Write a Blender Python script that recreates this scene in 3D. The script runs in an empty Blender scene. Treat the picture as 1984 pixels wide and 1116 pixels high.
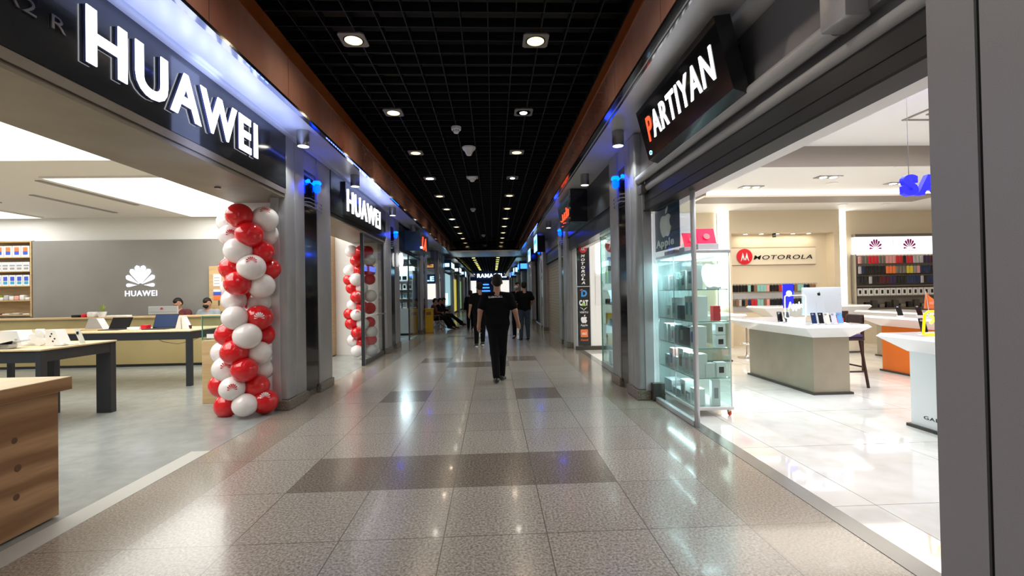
import bpy, bmesh, math, random
import numpy as np
from mathutils import Vector, Matrix
random.seed(7)
C = bpy.context.scene
COL = C.collection
# ---------------- camera ----------------
FPX = 900.0
def cam_axes(yaw, pitch, roll):
    f = Vector((math.sin(yaw)*math.cos(pitch), math.cos(yaw)*math.cos(pitch), math.sin(pitch)))
    r = Vector((math.cos(yaw), -math.sin(yaw), 0)); u = r.cross(f)
    c, s = math.cos(roll), math.sin(roll)
    return c*r-s*u, s*r+c*u, f
R_, U_, F_ = cam_axes(math.atan(37/FPX), math.atan(9.5/FPX), 0.018)
cd = bpy.data.cameras.new('camera'); cam = bpy.data.objects.new('camera', cd); COL.objects.link(cam)
cd.sensor_width = 36; cd.lens = FPX/1984*36; cd.clip_start = 0.05; cd.clip_end = 300
cam.matrix_world = Matrix(((R_.x, U_.x, -F_.x, 0), (R_.y, U_.y, -F_.y, 0), (R_.z, U_.z, -F_.z, 1.5), (0, 0, 0, 1)))
C.camera = cam
# ---------------- world and view ----------------
w = bpy.data.worlds.new('world'); C.world = w; w.use_nodes = True
w.node_tree.nodes['Background'].inputs[0].default_value = (0.75, 0.85, 1.0, 1)
w.node_tree.nodes['Background'].inputs[1].default_value = 0.12
C.view_settings.view_transform = 'Standard'; C.view_settings.look = 'None'
C.view_settings.exposure = 0.0; C.view_settings.gamma = 1.0; C.view_settings.use_curve_mapping = False

def area(name, loc, sx, sy, power, col=(1, 1, 1), rot=(0, 0, 0)):
    l = bpy.data.lights.new(name, 'AREA'); l.shape = 'RECTANGLE'; l.size = sx; l.size_y = sy
    l.energy = power; l.color = col
    o = bpy.data.objects.new(name, l); o.location = loc; o.rotation_euler = rot; COL.objects.link(o); return o
def spot(name, loc, power, col=(1, 1, 1), ang=120, blend=0.6, rot=(0, 0, 0), rad=0.05):
    l = bpy.data.lights.new(name, 'SPOT'); l.energy = power; l.color = col
    l.spot_size = math.radians(ang); l.spot_blend = blend; l.shadow_soft_size = rad
    o = bpy.data.objects.new(name, l); o.location = loc; o.rotation_euler = rot; COL.objects.link(o); return o
# big lights of the place: light panels of the left shop, ceiling of the right shop
area('left_shop_panel_light', (-5.2, 4.6, 3.50), 3.0, 4.2, 150, (1.0, 0.98, 0.92))
area('left_shop_panel_light', (-5.5, 9.9, 3.50), 3.4, 3.2, 150, (1.0, 0.97, 0.90))
area('left_shop_panel_light', (-11.6, 9.8, 3.50), 1.6, 3.2, 80, (1.0, 0.97, 0.90))
area('right_shop_ceiling_light', (5.6, 4.6, 3.66), 5.0, 3.6, 235, (0.98, 0.95, 1.0))
area('right_shop_ceiling_light', (6.0, 8.9, 3.42), 5.0, 2.4, 170, (1.0, 0.90, 0.78))

# ---------------- materials ----------------
M = {}
def mat(name, col, rough=0.5, metal=0.0, emit=None, estr=0.0, spec=0.5, trans=0.0, alpha=1.0, coat=0.0, ior=1.45):
    m = bpy.data.materials.new(name); m.use_nodes = True
    b = m.node_tree.nodes['Principled BSDF']
    b.inputs['Base Color'].default_value = (*col, 1); b.inputs['Roughness'].default_value = rough
    b.inputs['Metallic'].default_value = metal; b.inputs['IOR'].default_value = ior
    b.inputs['Specular IOR Level'].default_value = spec
    b.inputs['Transmission Weight'].default_value = trans; b.inputs['Alpha'].default_value = alpha
    b.inputs['Coat Weight'].default_value = coat; b.inputs['Coat Roughness'].default_value = 0.05
    if emit: b.inputs['Emission Color'].default_value = (*emit, 1); b.inputs['Emission Strength'].default_value = estr
    M[name] = m; return m
def nodes(m): return m.node_tree.nodes, m.node_tree.links, m.node_tree.nodes['Principled BSDF']
def mathn(nt, op, a, b=None):
    n = nt.nodes.new('ShaderNodeMath'); n.operation = op
    for i, v in enumerate((a, b)):
        if v is None: continue
        if isinstance(v, (int, float)): n.inputs[i].default_value = v
        else: nt.links.new(v, n.inputs[i])
    return n.outputs[0]
def speckle(name, c1, c2, c3, scale, rough, joints=None, coat=0.0, bigvar=0.06, c4=None):
    """stone: fine speckle of three colours, joints = (x0, dx, y0, dy, width)"""
    m = mat(name, c1, rough, coat=coat); ns, ls, b = nodes(m); nt = m.node_tree
    g = ns.new('ShaderNodeNewGeometry')
    n1 = ns.new('ShaderNodeTexNoise'); n1.inputs['Scale'].default_value = scale; n1.inputs['Detail'].default_value = 3
    n1.inputs['Roughness'].default_value = 0.7
    ls.new(g.outputs['Position'], n1.inputs['Vector'])
    cr = ns.new('ShaderNodeValToRGB'); e = cr.color_ramp.elements
    e[0].position = 0.36; e[0].color = (*c2, 1); e[1].position = 0.64; e[1].color = (*c3, 1)
    k = e.new(0.5); k.color = (*c1, 1)
    ls.new(n1.outputs['Fac'], cr.inputs['Fac'])
    out = cr.outputs['Color']
    n2 = ns.new('ShaderNodeTexNoise'); n2.inputs['Scale'].default_value = 1.3; n2.inputs['Detail'].default_value = 4
    ls.new(g.outputs['Position'], n2.inputs['Vector'])
    br = ns.new('ShaderNodeHueSaturation'); ls.new(out, br.inputs['Color'])
    ls.new(mathn(nt, 'ADD', mathn(nt, 'MULTIPLY', n2.outputs['Fac'], bigvar*4), 1-bigvar*2), br.inputs['Value'])
    out = br.outputs['Color']
    if joints:
        x0, dx, y0, dy, wd = joints
        sx = ns.new('ShaderNodeSeparateXYZ'); ls.new(g.outputs['Position'], sx.inputs[0])
        def line(s, o, d):
            f = mathn(nt, 'FRACT', mathn(nt, 'DIVIDE', mathn(nt, 'SUBTRACT', s, o-200*d), d))
            a = mathn(nt, 'ABSOLUTE', mathn(nt, 'SUBTRACT', f, 0.5))
            return mathn(nt, 'GREATER_THAN', a, 0.5-wd/d/2)
        # each tile a touch lighter or darker
        fx = mathn(nt, 'FLOOR', mathn(nt, 'DIVIDE', mathn(nt, 'SUBTRACT', sx.outputs[0], x0-200*dx), dx))
        fy = mathn(nt, 'FLOOR', mathn(nt, 'DIVIDE', mathn(nt, 'SUBTRACT', sx.outputs[1], y0-200*dy), dy))
        cb = ns.new('ShaderNodeCombineXYZ'); ls.new(fx, cb.inputs[0]); ls.new(fy, cb.inputs[1])
        wn = ns.new('ShaderNodeTexWhiteNoise'); ls.new(cb.outputs[0], wn.inputs['Vector'])
        h2 = ns.new('ShaderNodeHueSaturation'); ls.new(out, h2.inputs['Color'])
        ls.new(mathn(nt, 'ADD', mathn(nt, 'MULTIPLY', wn.outputs['Value'], 0.10), 0.95), h2.inputs['Value'])
        j = mathn(nt, 'MAXIMUM', line(sx.outputs[0], x0, dx), line(sx.outputs[1], y0, dy))
        mx = ns.new('ShaderNodeMix'); mx.data_type = 'RGBA'
        ls.new(j, mx.inputs[0]); ls.new(h2.outputs['Color'], mx.inputs[6]); mx.inputs[7].default_value = (0.15, 0.13, 0.11, 1)
        out = mx.outputs[2]
    ls.new(out, b.inputs['Base Color'])
    return m
def mottle(name, c1, c2, scale, rough, metal=0.0, stretch=(1, 1, 1), coat=0.0, detail=4, lo=0.35, hi=0.65, spec=0.5):
    m = mat(name, c1, rough, metal, coat=coat, spec=spec); ns, ls, b = nodes(m)
    g = ns.new('ShaderNodeTexCoord'); mp = ns.new('ShaderNodeMapping'); mp.inputs['Scale'].default_value = stretch
    n = ns.new('ShaderNodeTexNoise'); n.inputs['Scale'].default_value = scale; n.inputs['Detail'].default_value = detail
    ls.new(g.outputs['Object'], mp.inputs[0]); ls.new(mp.outputs[0], n.inputs['Vector'])
    cr = ns.new('ShaderNodeValToRGB'); e = cr.color_ramp.elements
    e[0].position = lo; e[0].color = (*c1, 1); e[1].position = hi; e[1].color = (*c2, 1)
    ls.new(n.outputs['Fac'], cr.inputs['Fac']); ls.new(cr.outputs['Color'], b.inputs['Base Color'])
    return m
JT = (-0.33, 0.64, 2.9, 0.735, 0.007)
speckle('granite', (0.37, 0.335, 0.295), (0.20, 0.175, 0.15), (0.54, 0.50, 0.455), 62, 0.20, JT, coat=0.12)
speckle('granite_dark', (0.20, 0.165, 0.135), (0.10, 0.082, 0.066), (0.31, 0.265, 0.22), 62, 0.20, JT, coat=0.12)
speckle('granite_border', (0.32, 0.275, 0.225), (0.19, 0.16, 0.13), (0.46, 0.41, 0.35), 70, 0.16, (-20, 40, 2.9, 1.47, 0.006), coat=0.2)
speckle('plinth_stone', (0.20, 0.17, 0.14), (0.10, 0.085, 0.07), (0.32, 0.28, 0.24), 70, 0.3)
speckle('marble_white', (0.82, 0.81, 0.77), (0.74, 0.72, 0.66), (0.87, 0.86, 0.83), 1.6, 0.05, (2.6, 1.2, 3.1, 1.2, 0.005), coat=0.3, bigvar=0.03)
speckle('shop_floor_grey', (0.30, 0.32, 0.31), (0.27, 0.29, 0.285), (0.33, 0.35, 0.34), 4, 0.22, coat=0.1, bigvar=0.03)
mottle('silver_panel', (0.36, 0.365, 0.38), (0.40, 0.405, 0.42), 3, 0.38, 0.25)
mottle('near_panel', (0.33, 0.335, 0.37), (0.39, 0.395, 0.43), 300, 0.42, 0.2, detail=2)
mottle('silver_bright', (0.48, 0.48, 0.50), (0.55, 0.55, 0.57), 3, 0.35, 0.35)
mat('black_gloss', (0.012, 0.012, 0.014), 0.12, coat=0.4)
mat('black_matte', (0.012, 0.012, 0.012), 0.6)
mat('grid_black', (0.005, 0.005, 0.006), 0.5, spec=0.3); mat('plate_grey', (0.22, 0.21, 0.19), 0.35, 0.3)
mottle('sign_panel', (0.030, 0.033, 0.036), (0.040, 0.042, 0.045), 2, 0.16, 0.3, coat=0.4)
mottle('header_panel', (0.035, 0.038, 0.046), (0.045, 0.048, 0.056), 2, 0.35, 0.2); mottle('upper_panel', (0.20, 0.20, 0.22), (0.23, 0.23, 0.25), 2, 0.4, 0.2); mat('raft_shade', (0.32, 0.28, 0.24), 0.6)
mottle('tan_trim', (0.20, 0.17, 0.13), (0.23, 0.20, 0.155), 3, 0.45, 0.1)
mottle('soffit_white', (0.50, 0.51, 0.53), (0.56, 0.57, 0.58), 2, 0.30, 0.0)
mottle('orange_granite', (0.32, 0.105, 0.06), (0.55, 0.30, 0.23), 1.1, 0.06, 0.0, (0.3, 1.0, 0.5), coat=0.8, lo=0.3, hi=0.7)
mottle('brown_edge', (0.22, 0.055, 0.012), (0.30, 0.085, 0.02), 2.0, 0.3, 0.0)
mat('white_paint', (0.85, 0.85, 0.83), 0.5); mat('ceiling_white', (0.84, 0.83, 0.80), 0.6)
mat('white_gloss', (0.82, 0.82, 0.83), 0.15, coat=0.3)
mat('cream_wall', (0.74, 0.64, 0.47), 0.55); mat('cream_panel', (0.78, 0.70, 0.55), 0.5)
mottle('grey_wall', (0.26, 0.25, 0.235), (0.30, 0.29, 0.27), 0.8, 0.42, 0.25)
mottle('wood_light', (0.50, 0.34, 0.17), (0.60, 0.43, 0.23), 3.0, 0.45, 0, (1, 1, 8))
mottle('counter_front', (0.42, 0.33, 0.15), (0.48, 0.38, 0.18), 1.2, 0.45)
mottle('table_wood', (0.62, 0.47, 0.27), (0.70, 0.55, 0.33), 3.0, 0.40, 0, (8, 1, 1))
mat('dark_metal', (0.035, 0.038, 0.045), 0.42, 0.2); mat('chrome', (0.75, 0.75, 0.76), 0.12, 1.0)
mat('steel', (0.45, 0.44, 0.42), 0.30, 0.9); mat('steel_dark', (0.22, 0.21, 0.20), 0.35, 0.8)
mottle('kiosk_metal', (0.36, 0.32, 0.245), (0.42, 0.375, 0.29), 2, 0.33, 0.55)
mat('kiosk_base_dark', (0.05, 0.045, 0.04), 0.4)
mat('orange_lacquer', (0.75, 0.17, 0.015), 0.3, coat=0.2)
mat('balloon_red', (0.72, 0.012, 0.018), 0.12, coat=0.5); mat('balloon_white', (0.88, 0.83, 0.82), 0.12, coat=0.5)
for mm, cc in (('balloon_red', (0.9, 0.02, 0.03)), ('balloon_white', (0.95, 0.85, 0.82))):
    bb = M[mm].node_tree.nodes['Principled BSDF']; bb.inputs['Subsurface Weight'].default_value = 0.25
    bb.inputs['Subsurface Radius'].default_value = (0.06, 0.03, 0.03); bb.inputs['Subsurface Scale'].default_value = 0.5
mat('red_print', (0.55, 0.02, 0.03), 0.4); mat('red_paint', (0.66, 0.015, 0.03), 0.35)
mat('glass', (0.93, 0.98, 0.96), 0.02, trans=1.0, ior=1.02, spec=0.5)
mat('glass_edge', (0.10, 0.32, 0.26), 0.1, spec=0.6)
def glassmat(name, tint, refl):
    m = bpy.data.materials.new(name); m.use_nodes = True; nt = m.node_tree; nt.nodes.clear()
    o = nt.nodes.new('ShaderNodeOutputMaterial'); mx = nt.nodes.new('ShaderNodeMixShader')
    t = nt.nodes.new('ShaderNodeBsdfTransparent'); t.inputs[0].default_value = (*tint, 1)
    g = nt.nodes.new('ShaderNodeBsdfGlossy'); g.inputs['Roughness'].default_value = 0.02
    fr = nt.nodes.new('ShaderNodeLayerWeight'); fr.inputs[0].default_value = 0.5
    q = mathn(nt, 'ADD', mathn(nt, 'MULTIPLY', mathn(nt, 'POWER', fr.outputs['Facing'], 4.0), 0.8), 0.04)
    nt.links.new(mathn(nt, 'MULTIPLY', q, refl), mx.inputs[0])
    nt.links.new(t.outputs[0], mx.inputs[1]); nt.links.new(g.outputs[0], mx.inputs[2]); nt.links.new(mx.outputs[0], o.inputs[0])
    M[name] = m; return m
glassmat('clear_glass', (0.93, 0.97, 0.96), 1.0); glassmat('green_glass', (0.88, 0.965, 0.955), 1.0)
glassmat('smoke_glass', (0.55, 0.60, 0.60), 1.5)
def em(name, col, s): return mat(name, tuple(min(1, c*0.6) for c in col), 0.5, emit=col, estr=s)
em('lamp_warm', (1.0, 0.76, 0.36), 2.6); em('lamp_cool', (0.95, 1.0, 0.85), 7); em('lamp_white', (1, 0.97, 0.90), 8)
em('panel_white', (1.0, 0.99, 0.95), 1.6); em('sign_white', (0.93, 0.95, 1.0), 4.5); em('sign_red', (1.0, 0.07, 0.02), 2.2)
em('sign_cyan', (0.35, 0.75, 1.0), 3.0); em('blue_led', (0.0, 0.04, 1.0), 14); em('cyan_led', (0.0, 0.05, 1.0), 5); em('blue_strip', (0.10, 0.16, 1.0), 5)
em('blue_neon', (0.01, 0.01, 1.0), 1.6); em('led_white', (0.9, 0.97, 1.0), 4); em('box_white', (1.0, 0.98, 1.0), 1.25); em('yellow_neon', (1.0, 0.62, 0.05), 3.0)
em('neon_yellow_deep', (1.0, 0.40, 0.0), 2.2); mat('logo_grey', (0.92, 0.95, 1.0), 0.4); mat('alu_light', (0.62, 0.68, 0.72), 0.35, 0.3); mat('brown_back', (0.20, 0.17, 0.14), 0.6); mat('cyan_bright', (0.05, 0.30, 0.75), 0.4); em('panel_soft', (0.9, 0.92, 1.0), 0.55); mat('sole_shoe', (0.05, 0.05, 0.06), 0.5); em('poster_orange', (0.9, 0.45, 0.15), 0.6); em('screen_cyan', (0.45, 0.75, 0.9), 1.3); em('sign_far', (0.8, 0.92, 1.0), 3.5); mat('blue_ret', (0.12, 0.14, 0.30), 0.3); em('logo_white', (0.86, 0.90, 1.0), 1.3); em('lamp_yellow', (0.95, 0.9, 0.25), 3.5)
mat('screen_blue', (0.008, 0.03, 0.11), 0.3); em('lamp_halo', (1.0, 0.50, 0.10), 2.0); em('lamp_halo_cool', (0.85, 0.9, 0.6), 1.2); em('shelf_light', (0.75, 0.95, 1.0), 3.0); em('poster_glow', (0.45, 0.75, 0.80), 0.7); em('poster_green', (0.25, 0.5, 0.2), 0.6)
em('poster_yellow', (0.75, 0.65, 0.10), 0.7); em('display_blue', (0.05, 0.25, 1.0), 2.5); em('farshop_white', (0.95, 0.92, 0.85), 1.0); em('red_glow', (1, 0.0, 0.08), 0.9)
mat('black_cloth', (0.006, 0.006, 0.007), 0.95, spec=0.12); mat('black_trouser', (0.007, 0.007, 0.008), 0.9, spec=0.15)
mat('skin', (0.42, 0.23, 0.15), 0.5); mat('hair', (0.01, 0.008, 0.007), 0.6, spec=0.3); mat('shoe', (0.012, 0.011, 0.011), 0.35)
mat('denim', (0.035, 0.05, 0.08), 0.85); mat('grey_cloth', (0.25, 0.28, 0.31), 0.85); mat('maroon_cloth', (0.10, 0.02, 0.025), 0.85); mat('mask_black', (0.01, 0.01, 0.01), 0.8)
mat('mask_white', (0.6, 0.65, 0.7), 0.8); mat('eye', (0.03, 0.02, 0.015), 0.2); mat('lip', (0.32, 0.12, 0.09), 0.5)
mat('yellow_paint', (0.70, 0.42, 0.02), 0.4); mat('plastic_white', (0.75, 0.75, 0.73), 0.4); mat('bar_wood', (0.035, 0.012, 0.008), 0.4)
mat('bar_cushion', (0.05, 0.03, 0.10), 0.8); mat('alu', (0.60, 0.63, 0.66), 0.32, 0.6); mat('phone_black', (0.01, 0.01, 0.012), 0.15)
mat('phone_blue', (0.12, 0.35, 0.75), 0.3); mat('phone_navy', (0.01, 0.03, 0.10), 0.25); mat('phone_cream', (0.66, 0.66, 0.58), 0.3); mat('phone_lilac', (0.58, 0.58, 0.70), 0.3)
mat('carton', (0.55, 0.38, 0.20), 0.7); mat('leaf', (0.25, 0.32, 0.03), 0.5); mat('shutter_tan', (0.44, 0.35, 0.25), 0.45, 0.2)
mat('blue_ink', (0.05, 0.10, 0.55), 0.5); mat('orange_ink', (0.85, 0.20, 0.05), 0.5); mat('grey_ink', (0.30, 0.30, 0.31), 0.5); mat('green_ink', (0.35, 0.6, 0.05), 0.5)
mat('magenta_ink', (0.35, 0.01, 0.20), 0.5); mat('cyan_ink', (0.05, 0.35, 0.6), 0.5); mat('caster_red', (0.8, 0.10, 0.03), 0.3)
mat('brown_ink', (0.25, 0.12, 0.06), 0.6); mat('pink_ink', (0.75, 0.35, 0.33), 0.5); mat('steel_blue_sign', (0.05, 0.10, 0.18), 0.2)
mat('yellow_ink', (0.75, 0.6, 0.04), 0.5); mat('text_black', (0.01, 0.01, 0.01), 0.4); mat('text_white', (0.85, 0.85, 0.85), 0.4); mat('teal_case', (0.25, 0.55, 0.5), 0.5)
def wave_wood(name, c1, c2, c3):
    m = mat(name, c1, 0.42); ns, ls, b = nodes(m)
    g = ns.new('ShaderNodeNewGeometry'); mp = ns.new('ShaderNodeMapping'); mp.inputs['Scale'].default_value = (0.35, 0.35, 1.0)
    mp.inputs['Rotation'].default_value = (0.0, 0.10, 0.0)
    ls.new(g.outputs['Position'], mp.inputs[0])
    n = ns.new('ShaderNodeTexNoise'); n.inputs['Scale'].default_value = 2.6; n.inputs['Detail'].default_value = 5; n.inputs['Distortion'].default_value = 1.2
    ls.new(mp.outputs[0], n.inputs['Vector'])
    wv = ns.new('ShaderNodeTexWave'); wv.wave_type = 'BANDS'; wv.bands_direction = 'Z'; wv.inputs['Scale'].default_value = 1.6
    wv.inputs['Distortion'].default_value = 6.0; wv.inputs['Detail'].default_value = 3; wv.inputs['Detail Scale'].default_value = 1.2
    ls.new(mp.outputs[0], wv.inputs['Vector'])
    cr = ns.new('ShaderNodeValToRGB'); e = cr.color_ramp.elements
    e[0].position = 0.15; e[0].color = (*c2, 1); e[1].position = 0.9; e[1].color = (*c3, 1); k = e.new(0.5); k.color = (*c1, 1)
    ls.new(wv.outputs['Fac'], cr.inputs['Fac'])
    fine = ns.new('ShaderNodeTexNoise'); fine.inputs['Scale'].default_value = 30; fine.inputs['Detail'].default_value = 3
    mp2 = ns.new('ShaderNodeMapping'); mp2.inputs['Scale'].default_value = (0.12, 0.12, 1.4); ls.new(g.outputs['Position'], mp2.inputs[0]); ls.new(mp2.outputs[0], fine.inputs['Vector'])
    h = ns.new('ShaderNodeHueSaturation'); ls.new(cr.outputs['Color'], h.inputs['Color'])
    ls.new(mathn(m.node_tree, 'ADD', mathn(m.node_tree, 'MULTIPLY', fine.outputs['Fac'], 0.5), 0.75), h.inputs['Value'])
    ls.new(h.outputs['Color'], b.inputs['Base Color'])
wave_wood('pine_block', (0.36, 0.19, 0.085), (0.25, 0.12, 0.05), (0.44, 0.25, 0.12))
mat('knot', (0.13, 0.055, 0.025), 0.5)

# ---------------- mesh helpers ----------------
def wloc(p):
    v = Vector((0, 0, 0))
    while p is not None: v += p.location; p = p.parent
    return v
class MB:
    def __init__(s): s.v = []; s.f = []; s.mi = []; s.cur = 0
    def slot(s, i): s.cur = i; return s
    def add(s, vs, fs):
        o = len(s.v); s.v += [tuple(v) for v in vs]
        for f in fs: s.f.append(tuple(i+o for i in f)); s.mi.append(s.cur)
        return s
    def box(s, x0, x1, y0, y1, z0, z1):
        x0, x1 = sorted((x0, x1)); y0, y1 = sorted((y0, y1)); z0, z1 = sorted((z0, z1))
        return s.add([(x, y, z) for z in (z0, z1) for y in (y0, y1) for x in (x0, x1)],
                     [(0, 2, 3, 1), (4, 5, 7, 6), (0, 1, 5, 4), (2, 6, 7, 3), (0, 4, 6, 2), (1, 3, 7, 5)])
    def rbox(s, x0, x1, y0, y1, z0, z1, r=0.01, seg=2):
        bm = bmesh.new(); bmesh.ops.create_cube(bm, size=1)
        for v in bm.verts: v.co = Vector(((x0+x1)/2+v.co.x*abs(x1-x0), (y0+y1)/2+v.co.y*abs(y1-y0), (z0+z1)/2+v.co.z*abs(z1-z0)))
        r = min(r, 0.45*min(abs(x1-x0), abs(y1-y0), abs(z1-z0)))
        bmesh.ops.bevel(bm, geom=bm.edges[:], offset=r, segments=seg, affect='EDGES', profile=0.5)
        return s.bm(bm)
    def bm(s, bm, mtx=None):
        bm.verts.index_update(); bm.verts.ensure_lookup_table()
        s.add([(mtx @ v.co) if mtx else v.co for v in bm.verts], [[v.index for v in f.verts] for f in bm.faces]); bm.free(); return s
    def prism(s, poly, axis, a, b):
        """poly of 2d points, extruded along axis ('x': poly=(y,z); 'y': (x,z); 'z': (x,y))"""
        def P(p, t): return (t, p[0], p[1]) if axis == 'x' else ((p[0], t, p[1]) if axis == 'y' else (p[0], p[1], t))
        n = len(poly)
        return s.add([P(p, a) for p in poly]+[P(p, b) for p in poly],
                     [tuple(range(n))[::-1], tuple(range(n, 2*n))]+[(i, (i+1) % n, n+(i+1) % n, n+i) for i in range(n)])
    def lathe(s, prof, c=(0, 0, 0), seg=24, axis='z'):
        vs = []; n = len(prof)
        for k in range(seg):
            a = 2*math.pi*k/seg
            for r, h in prof:
                p = (r*math.cos(a), r*math.sin(a), h)
                if axis == 'x': p = (p[2], p[0], p[1])
                if axis == 'y': p = (p[0], p[2], p[1])
                vs.append((p[0]+c[0], p[1]+c[1], p[2]+c[2]))
        fs = [(k*n+i, ((k+1) % seg)*n+i, ((k+1) % seg)*n+i+1, k*n+i+1) for k in range(seg) for i in range(n-1)]
        if prof[0][0] > 1e-6: fs.append(tuple(k*n for k in range(seg))[::-1])
        if prof[-1][0] > 1e-6: fs.append(tuple(k*n+n-1 for k in range(seg)))
        return s.add(vs, fs)
    def cyl(s, c, r, h, seg=20, axis='z'): return s.lathe([(r, 0), (r, h)], c, seg, axis)
    def tube(s, pts, r, seg=8, closed=False):
        pts = [Vector(p) for p in pts]; n = len(pts); vs = []; up = Vector((0, 0, 1)); last = None
        for i, p in enumerate(pts):
            a = pts[(i-1) % n] if (i > 0 or closed) else p; b = pts[(i+1) % n] if (i < n-1 or closed) else p
            t = (b-a).normalized()
            if last is None:
                last = t.cross(up)
                if last.length < 1e-3: last = t.cross(Vector((1, 0, 0)))
            u = (last - t*last.dot(t)).normalized(); last = u; v = t.cross(u)
            for k in range(seg):
                an = 2*math.pi*k/seg; vs.append(p+u*(r*math.cos(an))+v*(r*math.sin(an)))
        m = n if closed else n-1
        fs = [(i*seg+k, i*seg+(k+1) % seg, ((i+1) % n)*seg+(k+1) % seg, ((i+1) % n)*seg+k) for i in range(m) for k in range(seg)]
        if not closed: fs += [tuple(range(seg))[::-1], tuple(range((n-1)*seg, n*seg))]
        return s.add(vs, fs)
    def ell(s, c, rx, ry, rz, seg=20, rings=12, drip=0.0):
        vs = [(c[0], c[1], c[2]-rz-drip)]
        for j in range(1, rings):
            t = math.pi*j/rings-math.pi/2; k = math.cos(t); z = math.sin(t)
            if drip and z < -0.75: z *= 1+0.12*(-z-0.75)/0.25
            for i in range(seg):
                a = 2*math.pi*i/seg; vs.append((c[0]+rx*k*math.cos(a), c[1]+ry*k*math.sin(a), c[2]+rz*z))
        vs.append((c[0], c[1], c[2]+rz)); T = len(vs)-1
        fs = [(0, 1+(i+1) % seg, 1+i) for i in range(seg)]+[(T, 1+(rings-2)*seg+i, 1+(rings-2)*seg+(i+1) % seg) for i in range(seg)]
        fs += [(1+j*seg+i, 1+j*seg+(i+1) % seg, 1+(j+1)*seg+(i+1) % seg, 1+(j+1)*seg+i) for j in range(rings-2) for i in range(seg)]
        return s.add(vs, fs)
    def plate(s, o, u, v, n, polys, d):
        """2d polygons laid on the plane o + x*u + y*v, thickness d along n"""
        o, u, v, n = map(Vector, (o, u, v, n))
        for poly in polys:
            bot = [o+u*p[0]+v*p[1] for p in poly]; k = len(poly)
            s.add(bot+[q+n*d for q in bot], [tuple(range(k))[::-1], tuple(range(k, 2*k))]+[(i, (i+1) % k, k+(i+1) % k, k+i) for i in range(k)])
        return s
    def build(s, name, m, parent=None, smooth=False, kind=None):
        me = bpy.data.meshes.new(name); off = wloc(parent)
        me.from_pydata([(a-off.x, b-off.y, c-off.z) for a, b, c in s.v], [], s.f)
        ms = m if isinstance(m, (list, tuple)) else [m]
        for q in ms: me.materials.append(M[q])
        if len(ms) > 1: me.polygons.foreach_set('material_index', s.mi)
        if smooth: me.polygons.foreach_set('use_smooth', [True]*len(me.polygons))
        bm = bmesh.new(); bm.from_mesh(me); bmesh.ops.recalc_face_normals(bm, faces=bm.faces[:]); bm.to_mesh(me); bm.free()
        if smooth:
            try: me.set_sharp_from_angle(angle=math.radians(40))
            except Exception: pass
        me.update(); o = bpy.data.objects.new(name, me); COL.objects.link(o)
        if parent: o.parent = parent
        if kind: o['kind'] = kind
        return o
def thing(name, label, cat, loc=(0, 0, 0), group=None):
    o = bpy.data.objects.new(name, None); o.empty_display_size = 0.1; COL.objects.link(o)
    o.location = loc; return tag(o, label, cat, group)
def tag(o, label, cat, group=None):
    o['label'] = label; o['category'] = cat
    if group: o['group'] = group
    return o
def lab(o, l): o['label'] = l; return o
def S(name, mb, m, parent=None, smooth=False):
    return mb.build(name, m, parent, smooth, None if parent else 'structure')
def dup(o, loc=None, label=None, parent=None, rotz=None, scale=None):
    c = o.copy(); COL.objects.link(c)
    if parent is not None: c.parent = parent
    if loc is not None: c.location = loc
    if rotz is not None: c.rotation_euler = (0, 0, rotz)
    if scale is not None: c.scale = scale
    if label: c['label'] = label
    for ch in list(o.children): dup(ch, parent=c)
    return c
_gc = {}
def glyphs(text, bold=0.0, shear=0.0, space=1.12):
    """outline text as separate letters: list of (verts2d, faces) fitted later"""
    key = (text, bold, shear, space)
    if key in _gc: return _gc[key]
    cu = bpy.data.curves.new('text', 'FONT'); cu.body = text; cu.size = 1; cu.offset = bold; cu.shear = shear; cu.resolution_u = 4; cu.space_character = space
    ob = bpy.data.objects.new('text', cu); COL.objects.link(ob)
    dg = bpy.context.evaluated_depsgraph_get(); me = bpy.data.meshes.new_from_object(ob.evaluated_get(dg))
    bpy.data.objects.remove(ob)
    bm = bmesh.new(); bm.from_mesh(me); bmesh.ops.remove_doubles(bm, verts=bm.verts[:], dist=1e-5); bm.verts.index_update()
    seen = set(); comps = []
    for v in bm.verts:
        if v.index in seen: continue
        st = [v]; seen.add(v.index); comp = []
        while st:
            a = st.pop(); comp.append(a)
            for e in a.link_edges:
                b = e.other_vert(a)
                if b.index not in seen: seen.add(b.index); st.append(b)
        ids = {a.index: i for i, a in enumerate(comp)}
        fs = [[ids[q.index] for q in f.verts] for f in {f for a in comp for f in a.link_faces}]
        comps.append(([(a.co.x, a.co.y) for a in comp], fs))
    bm.free(); comps.sort(key=lambda c: min(p[0] for p in c[0])); _gc[key] = comps
    return comps
def bbox2(comps):
    xs = [p[0] for c in comps for p in c[0]]; ys = [p[1] for c in comps for p in c[0]]
    return min(xs), max(xs), min(ys), max(ys)
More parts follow.
